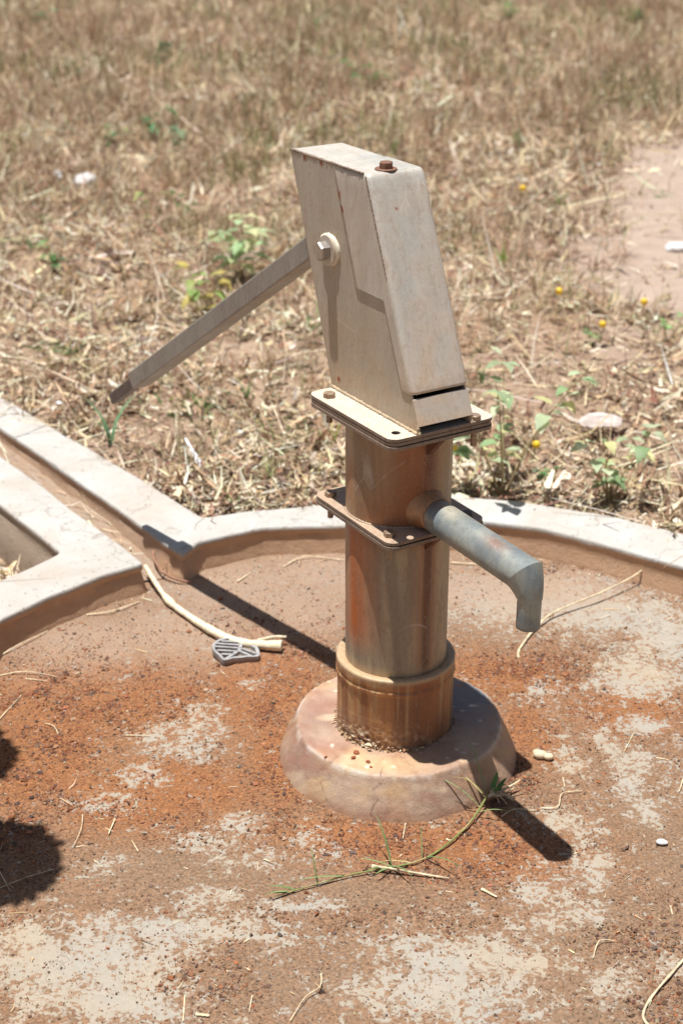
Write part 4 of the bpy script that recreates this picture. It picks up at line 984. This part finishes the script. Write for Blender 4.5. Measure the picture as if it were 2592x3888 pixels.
STR = [([(-0.46, 0.03), (-0.419, 0.031)], .0014, 'short straight straw left of the footing on the pale patch'), ([(-0.437, -0.21), (-0.44, -0.249)], .0019, 'stubby pale straw on the orange dirt left of the footing'),
 ([(-0.607, 0.062), (-0.589, 0.048), (-0.577, 0.028)], .0013, 'bent straw near the left edge below the kerb'), ([(-0.49, -0.2), (-0.484, -0.24), (-0.488, -0.279)], .0009, 'fine curved straw beside the stubby pale one'),
 ([(-0.577, -0.386), (-0.543, -0.365), (-0.506, -0.338)], .0012, 'long straw reaching out of the dark shadow at the left edge'), ([(-0.587, -0.346), (-0.56, -0.391)], .0011, 'straw lying inside the dark shadow at the left edge'),
 ([(-0.274, -0.597), (-0.27, -0.646)], .0016, 'whitish straw at the bottom edge of the picture'), ([(-0.184, -0.594), (-0.185, -0.626)], .0013, 'upright looking straw near the bottom centre on brown grit'),
 ([(-0.094, -0.548), (-0.094, -0.577), (-0.113, -0.599), (-0.13, -0.64)], .0014, 'kinked pale stalk at the bottom centre'), ([(-0.255, -0.632), (-0.237, -0.634)], .0035, 'broad flat straw chip at the bottom edge'),
 ([(0.132, -0.358), (0.154, -0.376)], .0032, 'broad flat straw chip in front of the grass runner'), ([(0.235, -0.153), (0.262, -0.152), (0.272, -0.116), (0.305, -0.103)], .0014, 'zigzag straw right of the spout shadow'),
 ([(0.171, -0.179), (0.192, -0.164), (0.227, -0.159)], .0012, 'thin curved stalk lying across the spout shadow'), ([(0.476, -0.059), (0.462, -0.099)], .0016, 'straw at the right edge level with the footing'),
 ([(0.28, -0.502), (0.292, -0.47), (0.314, -0.465)], .0011, 'thin bent stalk at the lower right on brown grit'), ([(0.404, -0.386), (0.404, -0.405)], .0017, 'tiny white straw at the lower right below the white pebble'),
 ([(-0.726, 0.219), (-0.68, 0.229), (-0.621, 0.219)], .0017, 'long arched straw at the left edge below the kerb'), ([(-0.675, 0.21), (-0.634, 0.203)], .0014, 'short straw under the long arched one at the left edge'),
 ([(-0.743, 0.29), (-0.712, 0.332), (-0.674, 0.39)], .0018, 'straw hugging the foot of the left kerb'), ([(-0.611, 0.458), (-0.561, 0.469), (-0.516, 0.517)], .0022, 'twiggy straw lying along the foot of the left kerb by the channel'),
 ([(-0.69, 0.072), (-0.67, 0.153)], .0013, 'slanting straw at the left edge on the orange dirt'), ([(-0.239, 0.684), (-0.196, 0.727), (-0.112, 0.72)], .0022, 'curved dry stalk behind the pump at the foot of the kerb'),
 ([(0.114, 0.719), (0.182, 0.712)], .0024, 'dry stalk right behind the pump pipe at the kerb foot'), ([(-0.329, 0.614), (-0.304, 0.655)], .0022, 'short stalk between the lever shadow and the back kerb'),
 ([(0.278, -0.067), (0.278, -0.094)], .0014, 'tiny straw right of the footing'), ([(0.02, -0.202), (0.016, -0.242)], .0014, 'short pale straw standing against the grit in front of the footing')]
M_str = plain('dry_stalk', (204, 184, 150), .8, .35, 90, .8)
for pts, r, lb in STR:
    x0, y0 = pts[0]; z0 = .0035
    q = [(p[0], p[1], .0035 + .004 * math.sin(PI * i / max(1, len(pts) - 1))) for i, p in enumerate(pts)]
    stick_thing('dry_stalk', q, r, M_str, lb, 'straw', 'loose stalks on the slab', taper=(1, .6), flat=.5)
stick_thing('dry_stalk', [(0.2305, 0.3217, .003), (0.2373, 0.363, .004), (0.3003, 0.4775, .012), (0.4125, 0.5643, .020), (0.502, 0.6446, .030), (0.5634, 0.718, .066)], .0030, M_str, 'long curved dry stalk right of the spout, its tip leaning on the kerb', 'stalk', None, (1, .65), n=30)
stick_thing('dry_stalk', [(.5634, .718, .066), (.556, .705, .035)], .0026, M_twig, 'brown broken tip of stalk against the right kerb', 'stalk', None, (1, .6))
stick_thing('dry_stalk', [(0.42, -0.480, .004), (0.3536, -0.5716, .006), (0.334, -0.6092, .004), (.338, -.628, .003)], .0026, M_str, 'thick pale curved stalk at the bottom right corner', 'stalk', None, (1, .8), n=20)

def lumps(name, loc, parts, mat, label, cat):
    o = empty(name, loc); tag(o, label, cat)
    bm = bmesh.new()
    for (x, y, z, a, b, c) in parts:
        bmesh.ops.create_icosphere(bm, subdivisions=3, radius=1, matrix=Matrix.Translation((x, y, z)) @ Matrix.Diagonal((a, b, c, 1)))
    bpy.data.objects.remove(o)
    ob = obj(name, bm, mat, None, True, 80); ob.location = loc
    m = ob.modifiers.new('r', 'REMESH'); m.mode = 'VOXEL'; m.voxel_size = .0009; m.use_smooth_shade = True
    return tag(ob, label, cat)
lumps('snail_shell', (.2455, -.0065, .006), [(0, 0, .001, .0125, .009, .0075), (.013, -.004, .0, .009, .007, .006), (-.006, .004, .003, .007, .006, .005)], M_bone, 'cream empty snail shell on the grit right of the footing', 'shell')
lumps('white_pebble', (.4135, -.2350, .004), [(0, 0, 0, .0085, .0065, .004), (.004, -.001, 0, .006, .005, .003)], M_litter, 'small bright white pebble on smooth brown dirt at the right', 'pebble')

# ---- green grass runner
M_green = mat_vcol('grass_green', .5, .2, .3, 80)
def runner():
    root = empty('grass_runner', (.148, -.150, .0)); tag(root, 'green creeping grass runner trailing from the footing across the grit', 'grass')
    off = Vector((.148, -.150, 0))
    pts = [(0.150, -0.146, .020), (0.1183, -0.2095, .010), (0.073, -0.2718, .007), (0.0397, -0.2997, .006), (0.0036, -0.3169, .007), (-0.0707, -0.3405, .006), (-0.1708, -0.3897, .004)]
    q = spline([(p[0] - off.x, p[1] - off.y, p[2]) for p in pts], 46)
    bm = bmesh.new(); tube_bm(bm, q, [.0019 * (1 - .5 * i / 45) * (1.35 if i % 9 == 0 else 1) for i in range(46)], 7)
    me_c = s2l((140, 148, 84))
    o = obj('stem', bm, M_green, root, True, 60); a = o.data.color_attributes.new('Col', 'FLOAT_COLOR', 'POINT'); c = np.ones((len(o.data.vertices), 4), np.float32)
    zz = np.array([v.co.x for v in o.data.vertices]); nn_ = vn(zz * 60, zz * 0, 4); c[:, :3] = mixc(np.broadcast_to(me_c, (len(zz), 3)), s2l((176, 158, 108)), sst(nn_, .5, .8)); a.data.foreach_set('color', c.ravel())
    def blade(p, d, L, wd, col, lift):
        p = Vector(p) - off; d = Vector(d).normalized(); s = Vector((-d.y, d.x, 0)).normalized(); V = []; n = 9
        for i in range(n):
            t = i / (n - 1); c_ = p + d * L * t + Vector((0, 0, lift * math.sin(t * 2.4) * L)); ww = wd * (math.sin(min(1, t * 3 + .25) * PI / 2)) * (1 - t ** 2.2)
            V += [c_ - s * ww + Vector((0, 0, .0006)), c_, c_ + s * ww + Vector((0, 0, .0006))]
        F = []
        for i in range(n - 1):
            for k in range(2): F.append((i * 3 + k, i * 3 + k + 1, i * 3 + k + 4, i * 3 + k + 3))
        big('blade', [tuple(v) for v in V], np.array(F), M_green, root, True, np.broadcast_to(s2l(col), (len(V), 3)))
    G = (112, 138, 84); Y = (196, 182, 124); G2 = (134, 156, 100)
    for p, d, L, wd, c_, lf in [((.148, -.155, .02), (-.1, .05, .02), .075, .0022, Y, .3), ((.150, -.15, .02), (-.5, .5, .6), .085, .0018, G2, .5), ((.14, -.17, .012), (-1, .25, .1), .10, .0018, G2, .35), ((.15, -.15, .02), (-.6, -.15, .3), .07, .0016, Y, .3),
                              ((.13, -.18, .01), (1, -.25, .05), .06, .0016, G2, .2), ((.05, -.29, .006), (.8, -.75, .1), .075, .002, G, .2), ((.045, -.295, .006), (-.05, 1, .6), .05, .0013, G, .2), ((.0, -.316, .007), (-.45, .8, .7), .075, .0022, G, .3), ((.0, -.316, .007), (-1, .1, .1), .055, .0022, G2, .1),
                              ((.0, -.316, .007), (.5, -.7, .1), .055, .002, G, .2), ((.0, -.317, .007), (-.5, -.6, .1), .04, .003, G2, .1), ((-.01, -.317, .007), (-.75, -.5, .1), .035, .003, G, .1), ((-.11, -.36, .005), (-.3, .9, .8), .05, .0014, G, .3), ((-.14, -.374, .005), (-1, -.05, .1), .045, .0028, G, .1), ((-.15, -.378, .005), (-1, -.5, .1), .04, .0026, G2, .1),
                              ((-.07, -.341, .006), (-1, -.35, .05), .08, .0022, G2, .08), ((.03, -.305, .006), (-1, -.2, .1), .05, .002, Y, .1), ((.158, -.135, .02), (.4, .9, .9), .03, .006, (92, 132, 70), .2), ((.165, -.137, .02), (.8, .5, .9), .026, .006, (70, 110, 60), .2), ((.16, -.14, .02), (1, .2, .6), .024, .005, (92, 132, 70), .2)]:
        blade(p, d, L, wd * (.72 if wd < .004 else .8), c_, lf)
    for pts, r in (([(-.03, -.318, .008), (.0, -.326, .010), (.085, -.339, .006)], .0030), ([(.15, -.15, .02), (.19, -.115, .018), (.205, -.10, .02)], .0030), ([(.15, -.15, .015), (.18, -.128, .012), (.21, -.113, .01)], .002)):
        bm = bmesh.new(); tube_bm(bm, spline([(p[0] - off.x, p[1] - off.y, p[2]) for p in pts], 14), [r * (1 - .05 * i) for i in range(14)], 6, rnd=.15); obj('dead_stem', bm, M_str if r > .0025 else M_twig, root, True, 60)
    for k in range(16):   # frayed dry roots where it leaves the footing
        a = random.uniform(-.9, 1.6); L = random.uniform(.015, .05); p0 = Vector((.155, -.142, .012)) - off
        bm = bmesh.new(); tube_bm(bm, spline([tuple(p0), tuple(p0 + Vector((math.cos(a) * L * .5, math.sin(a) * L * .5, random.uniform(0, .016)))), tuple(p0 + Vector((math.cos(a) * L, math.sin(a) * L, random.uniform(-.004, .012))))], 7), .0009, 5); obj('root', bm, M_str, root, True, 60)
runner()

# ------------------------------------------------------------------ weeds
def leaf_arrays(base, d, L, wd, droop, fold=.25, n=6):
    d = Vector(d).normalized(); s = Vector((-d.y, d.x, 0))
    if s.length < 1e-3: s = Vector((1, 0, 0))
    s.normalize(); u = s.cross(d) * -1; V = []
    if u.z < 0: u = -u
    for i in range(n):
        t = i / (n - 1); c_ = Vector(base) + d * L * t - Vector((0, 0, 1)) * droop * L * t * t
        ww = wd * (math.sin(PI * min(1, (t * .93 + .05)) ** .75)) * (1 - .1 * t)
        wv = .1 * wd * math.sin(i * 2.3)
        V += [c_ - s * ww + u * (fold * ww + wv), c_ + u * .0002, c_ + s * ww + u * (fold * ww - wv)]
    return [tuple(v) for v in V]
def weed(name, x, y, h, nst, nleaf, L, wd, cols, label, group, lean=.35, berries=(), seed=0, spread=.5, cat='weed', zbase=None, heads=0):
    r = random.Random(seed); z0 = float(ground_z(np.array([x]), np.array([y]))[0]) if zbase is None else zbase
    root = empty(name, (x, y, z0)); tag(root, label, cat, group)
    allV = []; allF = []; allC = []; F0 = [(i * 3 + k, i * 3 + k + 1, i * 3 + k + 4, i * 3 + k + 3) for i in range(5) for k in range(2)]
    tips = []
    for sidx in range(nst):
        az = 2 * PI * sidx / nst + r.uniform(-.5, .5); hh = h * r.uniform(.6, 1.0)
        top = Vector((math.cos(az) * hh * lean, math.sin(az) * hh * lean * .8, hh))
        mid = Vector((top.x * .35 + r.uniform(-.01, .01), top.y * .35 + r.uniform(-.01, .01), hh * .5))
        q = spline([(0, 0, -.01), tuple(mid), tuple(top)], 9)
        bm = bmesh.new(); tube_bm(bm, q, [max(.0010, min(.0032, .0042 * h / .2) * (1 - .09 * i)) for i in range(9)], 6); obj('stem', bm, M_stem, root, True, 60)
        tips.append(q)
        for k in range(nleaf // nst):
            t = r.uniform(.35, 1.0); i = min(7, int(t * 8)); b = Vector(q[i]).lerp(Vector(q[i + 1]), t * 8 - i if t < 1 else 1)
            a = r.uniform(0, 2 * PI); d = (math.cos(a), math.sin(a), r.uniform(-.1, .6)); l = L * r.uniform(.6, 1.15)
            bb = b + Vector(d) * l * .2
            V = leaf_arrays(bb, d, l, wd * r.uniform(.75, 1.15) * l / L, r.uniform(.1, .7)); o0 = len(allV)
            allV += V; allF += [tuple(o0 + j for j in f) for f in F0]
            c = s2l(r.choice(cols)) * r.uniform(.85, 1.15); allC += [tuple(c)] * len(V)
    big('leaves', allV, np.array(allF), M_leaf, root, True, np.array(allC))
    for bi, (bx, by, bz, br) in enumerate(berries):
        bm = bmesh.new(); bmesh.ops.create_uvsphere(bm, u_segments=14, v_segments=10, radius=br); 
        o = obj('berry', bm, M_berry, root, True, 80); o.location = (bx, by, bz)
        bm = bmesh.new(); n_ = spline([(bx * .3, by * .3, max(.01, bz * .6)), (bx * .8, by * .8, bz + br * 1.8), (bx, by, bz + br * .8)], 7); tube_bm(bm, n_, .0009, 5); obj('berry_stalk', bm, M_stem, root, True, 60)
    return root
M_berry = plain('yellow_berry', (244, 190, 40), .35, .12, 30, .05, .5)
m, nt, b = newmat('weed_stem'); b.inputs['Base Color'].default_value = (*s2l((158, 142, 100)), 1); b.inputs['Roughness'].default_value = .7
cst = mix(nt, noise(nt, coords(nt), 60, 3), tuple(s2l((140, 128, 84))), tuple(s2l((180, 156, 118)))); nt.links.new(cst, b.inputs['Base Color']); M_stem = m
PALE = [(190, 204, 164), (204, 212, 174), (174, 192, 148), (212, 208, 152), (150, 176, 126)]
GRN = [(96, 140, 84), (120, 160, 100), (82, 122, 74), (150, 176, 116)]
YEL = [(196, 196, 110), (176, 190, 110), (150, 176, 100), (208, 190, 110)]
gw = 'small leafy weeds in the dry field'
weed('nightshade_weed', .235, .985, .36, 4, 50, .046, .0165, PALE, 'tallest pale green nightshade weed behind the kerb, with a yellow berry at its right', None, .55, [(.075, .06, .105, .0095)], 1)
weed('nightshade_weed', .065, .945, .13, 3, 20, .040, .016, PALE, 'pale green weed half hidden behind the tank pipe, with a yellow berry above it', None, .5, [(.058, .05, .112, .0095)], 2)
weed('nightshade_weed', .475, .955, .18, 4, 38, .036, .0145, PALE, 'bushy pale weed just behind the right part of the kerb below the flat stone', None, .45, [], 3)
weed('nightshade_weed', .560, 1.17, .11, 2, 9, .042, .017, PALE, 'small sparse weed right of the flat pinkish stone', None, .3, [], 5)
weed('leafy_weed', .335, 1.06, .045, 3, 12, .022, .008, GRN, 'low dark green sprig between the two pale weeds behind the kerb', None, .6, [], 6)
weed('leafy_weed', -.53, 2.62, .27, 4, 44, .062, .022, [(182, 204, 156), (206, 214, 164), (164, 190, 140), (216, 214, 164)], 'tall light green leafy weed standing behind the lever close to the head', None, .38, [], 7)
weed('leafy_weed', -.60, 2.30, .17, 3, 22, .058, .018, YEL, 'yellowish green weed just above the middle of the lever', None, .45, [], 8)
specs = [(-1.165, 2.75, .12, GRN, 'bluish green weed low in the straw at the left edge above the kerb', .04), (-.92, 3.35, .17, [(92, 122, 66), (120, 142, 80), (180, 190, 120)], 'upright olive green weed left of the head, half way up the field', .035), (-.83, 3.58, .09, GRN, 'small green sprig right of the olive weed, left of the head', .03),
         (-1.19, 5.05, .16, [(70, 118, 66), (92, 136, 80)], 'dark green leafy clump at the upper left, middle of three', .055), (-1.33, 4.80, .11, GRN, 'green clump at the upper left, left of the dark clump', .045), (-1.02, 4.80, .10, [(110, 146, 110), (150, 176, 136)], 'bluish green clump at the upper left, right of the dark clump', .045),
         (-1.44, 7.1, .20, [(52, 88, 44), (66, 100, 52)], 'dark green weed far off at the top left', .055), (-1.95, 7.0, .10, [(80, 110, 66)], 'small dark green weed far off, left of the darker one', .045), (-.30, 6.45, .19, [(84, 128, 70), (104, 144, 80)], 'green weed far off above the head', .05), (-.16, 6.5, .17, [(116, 140, 88), (140, 160, 100)], 'paler green weed far off just right of the one above the head', .05),
         (-2.62, 9.2, .18, [(110, 150, 110)], 'blurred pale green weed in the top left corner', .07), (.75, 9.4, .22, [(96, 130, 84), (130, 156, 100)], 'green weed at the top edge right of centre', .07), (1.68, 9.6, .16, [(72, 92, 46), (88, 108, 56)], 'rounded dark olive weed at the top right', .06), (2.0, 10.6, .12, [(84, 74, 48)], 'brownish dark weed in the top right corner', .06),
         (.78, 2.12, .10, [(160, 196, 130), (140, 180, 116)], 'light green weed at the right edge near the dirt path', .028), (.55, 2.10, .05, GRN, 'low green sprig among straw left of the light green weed by the path', .024), (-.56, .98, .0, GRN, '', .03)][:-1]
for i, (x, y, h, cols, lb, L) in enumerate(specs):
    weed('leafy_weed', x, y, h, 3, 20 if h > .12 else 13, L, L * .38, cols, lb, gw, .45, [], 20 + i)
for i, (x, y, bz, lb) in enumerate([(.5811, 2.085, .07, 'bright yellow berry stalk right of the head, the larger and nearer one'), (.700, 2.12, .13, 'yellow berry on a tall thin stalk near the path'), (.478, 2.35, .07, 'orange yellow berry on a low stalk beside the head cover'), (.458, 3.70, .09, 'orange berry farthest off to the right of the head')]):
    weed('berry_stalk_weed', x, y, .10 if i != 1 else .12, 2, 4, .018, .006, PALE, lb, None, .2, [(.0, .0, bz, .0105 if i < 2 else .012)], 60 + i)
# long green grass blade and tufts near the channel
def tuft(x, y, n, L, cols, label, seed, wd=.003, z=None):
    r = random.Random(seed); z0 = float(ground_z(np.array([x]), np.array([y]))[0]) if z is None else z
    V = []; F = []; Cc = []
    for k in range(n):
        az = r.uniform(0, 2 * PI); l = L * r.uniform(.5, 1.1); ln = r.uniform(.2, .8); o0 = len(V); sd = Vector((-math.sin(az), math.cos(az), 0)); m_ = 6
        for i in range(m_):
            t = i / (m_ - 1); p = Vector((math.cos(az) * ln * l * t * t + r.uniform(0, .002), math.sin(az) * ln * l * t * t, l * t * (1 - .35 * ln * t))) + Vector((math.cos(az), math.sin(az), 0)) * .004
            ww = wd * (1 - t ** 1.6); V += [tuple(p - sd * ww), tuple(p + sd * ww)]
        F += [(o0 + i * 2, o0 + i * 2 + 1, o0 + i * 2 + 3, o0 + i * 2 + 2) for i in range(m_ - 1)]; Cc += [tuple(s2l(r.choice(cols)) * r.uniform(.85, 1.15))] * (m_ * 2)
    o = big('grass_tuft', V, np.array(F), M_leaf, None, True, np.array(Cc)); o.location = (x, y, z0)
    return tag(o, label, 'grass', 'grass tufts in the field')
tuft(-.70, 1.24, 4, .15, [(120, 166, 122), (110, 150, 110)], 'few long bluish green grass blades beside the outer edge of the drain channel', 1, .006)
tuft(-.36, .88, 9, .06, [(116, 140, 80), (90, 120, 66)], 'small green tuft in the corner where the channel wall meets the ring kerb', 2)
tuft(-.30, 1.05, 9, .07, [(120, 146, 90), (170, 176, 120)], 'thin green tuft in the straw just behind the back kerb', 3)
tuft(-.40, 1.55, 8, .07, [(120, 150, 96)], 'green tuft between the lever end and the head flange', 4)
tuft(-.16, 1.3, 6, .08, [(190, 186, 110), (210, 190, 120)], 'yellowing tuft under the left end of the head flange', 5, .004)
tuft(-.60, 1.85, 8, .07, [(120, 160, 110)], 'small green tuft below the lever, near its middle', 6)
tuft(.22, 1.72, 10, .06, [(80, 120, 62), (110, 150, 80)], 'dark green tuft right of the box head low in the litter', 7)
tuft(.34, 2.9, 8, .09, [(140, 166, 80)], 'bright green tuft right of the head, higher up the field', 8, .005)
tuft(-.05, 4.6, 12, .16, [(120, 130, 80), (96, 120, 66)], 'tall olive tuft right behind the top of the head', 9, .004)
tuft(1.55, 6.0, 26, .34, [(150, 146, 92), (120, 128, 78)], 'tall olive grass tuft at the upper right beyond the path', 10, .005)
tuft(1.95, 6.8, 22, .30, [(160, 150, 100), (130, 130, 84)], 'second tall grass tuft farther off at the right edge beyond the path', 11, .005)
tuft(.52, 4.9, 12, .16, [(110, 134, 76)], 'olive green tuft at the near left edge of the path', 12, .004)

tuft(-.62, 8.8, 14, .17, [(104, 134, 80), (130, 150, 96)], 'green tuft far off at the top edge above the head', 13, .007)
tuft(.32, 7.9, 14, .16, [(104, 134, 80), (130, 150, 96)], 'green tuft far off right of the two green weeds above the head', 14, .007)
tuft(1.15, 8.3, 14, .18, [(112, 134, 84), (140, 150, 100)], 'olive green tuft far off below the rounded dark weed', 15, .007)
tuft(-2.1, 5.6, 12, .14, [(124, 146, 92)], 'green tuft at the far left of the mid field', 16, .006)
pebble('field_stone', (.4855, 1.335, .088), .062, M_stone, 'flat pinkish stone lying on bare soil behind the kerb at the right', 'stone', None, (1, .62, .34), 7, .1, 3)
pebble('paper_scrap', (-1.305, 4.02, .075), .055, M_litter, 'crumpled white scrap in the straw at the left, larger of two', 'litter', None, (1, .8, .6), 8, .4)
pebble('paper_scrap', (-1.44, 4.14, .07), .035, M_litter, 'small greyish white scrap just left of the larger crumpled one', 'litter', None, (1, .5, .8), 9, 2.)
pebble('paper_scrap', (.672, 4.30, .065), .040, M_bone, 'cream scrap at the left edge of the dirt path', 'litter', None, (1, .6, .5), 10, .1)
pebble('pale_rock', (.975, 3.17, .05), .065, M_litter, 'whitish broken lump on the dirt path at the right edge', 'rock', None, (1, .7, .35), 12, -.4, 3)
pebble('field_stone', (-.06, 1.22, .05), .06, M_stone, 'dull earth lump behind the pump under the head flange', 'stone', None, (1, .8, .35), 13, .3, 3)

# ------------------------------------------------------------------ unseen leafy sapling, added to cast the shadow on the slab's left edge
def sapling():
    root = empty('added_shade_sapling', (-1.22, -.62, .03)); tag(root, 'unseen leafy sapling added to shade the left side of the slab', 'added shade caster')
    off = Vector((-1.22, -.62, .03))
    heads = [(-.80, -.352, 1.30, .112), (-.945, -.075, 1.32, .115), (-.98, -.28, 1.36, .12), (-1.12, -.42, 1.42, .14), (-1.10, -.12, 1.44, .13)]
    trunk = spline([(0, 0, -.05), (.03, .08, .45), (.08, .18, .9), (.16, .30, 1.28)], 16)
    bm = bmesh.new(); tube_bm(bm, trunk, [.024 * (1 - .045 * i) for i in range(16)], 10, rnd=.05)
    for hx, hy, hz, hr in heads: tube_bm(bm, spline([trunk[11], tuple((Vector(trunk[13]) + Vector((hx, hy, hz)) - off) / 2), tuple(Vector((hx, hy, hz)) - off)], 8), [.010 * (1 - .09 * i) for i in range(8)], 7)
    obj('trunk', bm, M_bark, root, True, 60)
    V = []; F = []; Cc = []; r = random.Random(4); F0 = [(i * 3 + k, i * 3 + k + 1, i * 3 + k + 4, i * 3 + k + 3) for i in range(5) for k in range(2)]
    for hx, hy, hz, hr in heads:
        for k in range(1700):
            u = Vector((r.gauss(0, 1), r.gauss(0, 1), r.gauss(0, 1))).normalized() * hr * r.random() ** .33 * .92; p = Vector((hx, hy, hz)) - off + u
            d = (r.uniform(-1, 1), r.uniform(-1, 1), r.uniform(-.4, .4)); o0 = len(V); V += leaf_arrays(p, d, .024, .009, .3); F += [tuple(o0 + j for j in f) for f in F0]; Cc += [tuple(s2l(r.choice(GRN)) * r.uniform(.7, 1.1))] * 18
    big('crown', V, np.array(F), M_leaf, root, True, np.array(Cc))
sapling()

# ------------------------------------------------------------------ light, sky, camera
W = bpy.data.worlds.new('World'); S.world = W; W.use_nodes = True; nt = W.node_tree; bg = nt.nodes['Background']
sky = nt.nodes.new('ShaderNodeTexSky'); sky.sky_type = 'NISHITA'; sky.sun_disc = False
el = math.atan2(1, math.hypot(SUN.x, SUN.y)); sky.sun_elevation = el; sky.sun_rotation = math.atan2(-SUN.x, -SUN.y)
sky.dust_density = 2.0; sky.air_density = 1.0
nt.links.new(sky.outputs[0], bg.inputs['Color']); bg.inputs['Strength'].default_value = .05
L = bpy.data.lights.new('sun', 'SUN'); L.energy = 5.0; L.angle = math.radians(.53); L.color = (1, .995, .985)
lo = bpy.data.objects.new('sun', L); C.objects.link(lo); lo.rotation_euler = SUN.to_track_quat('-Z', 'Y').to_euler(); lo.location = (-1, 0, 8)

cam = bpy.data.cameras.new('camera'); co = bpy.data.objects.new('camera', cam); C.objects.link(co); S.camera = co
yaw, pit, rol = -.0407, -.4298, .0002
fwd = Vector((math.sin(yaw) * math.cos(pit), math.cos(yaw) * math.cos(pit), math.sin(pit)))
rt = Vector((math.cos(yaw), -math.sin(yaw), 0)); up = rt.cross(fwd)
co.matrix_world = Matrix(((rt.x, up.x, -fwd.x, 0), (rt.y, up.y, -fwd.y, -2.1769), (rt.z, up.z, -fwd.z, 1.4447), (0, 0, 0, 1)))
cam.sensor_fit = 'VERTICAL'; cam.sensor_height = 36; cam.lens = 5789.95 / 3888 * 36; cam.clip_end = 1000; cam.clip_start = .05
cam.dof.use_dof = True; cam.dof.focus_distance = 2.24; cam.dof.aperture_fstop = 5.0
S.view_settings.view_transform = 'Standard'; S.view_settings.look = 'None'; S.view_settings.gamma = 1; S.view_settings.exposure = .43
S.cycles.use_denoising = True
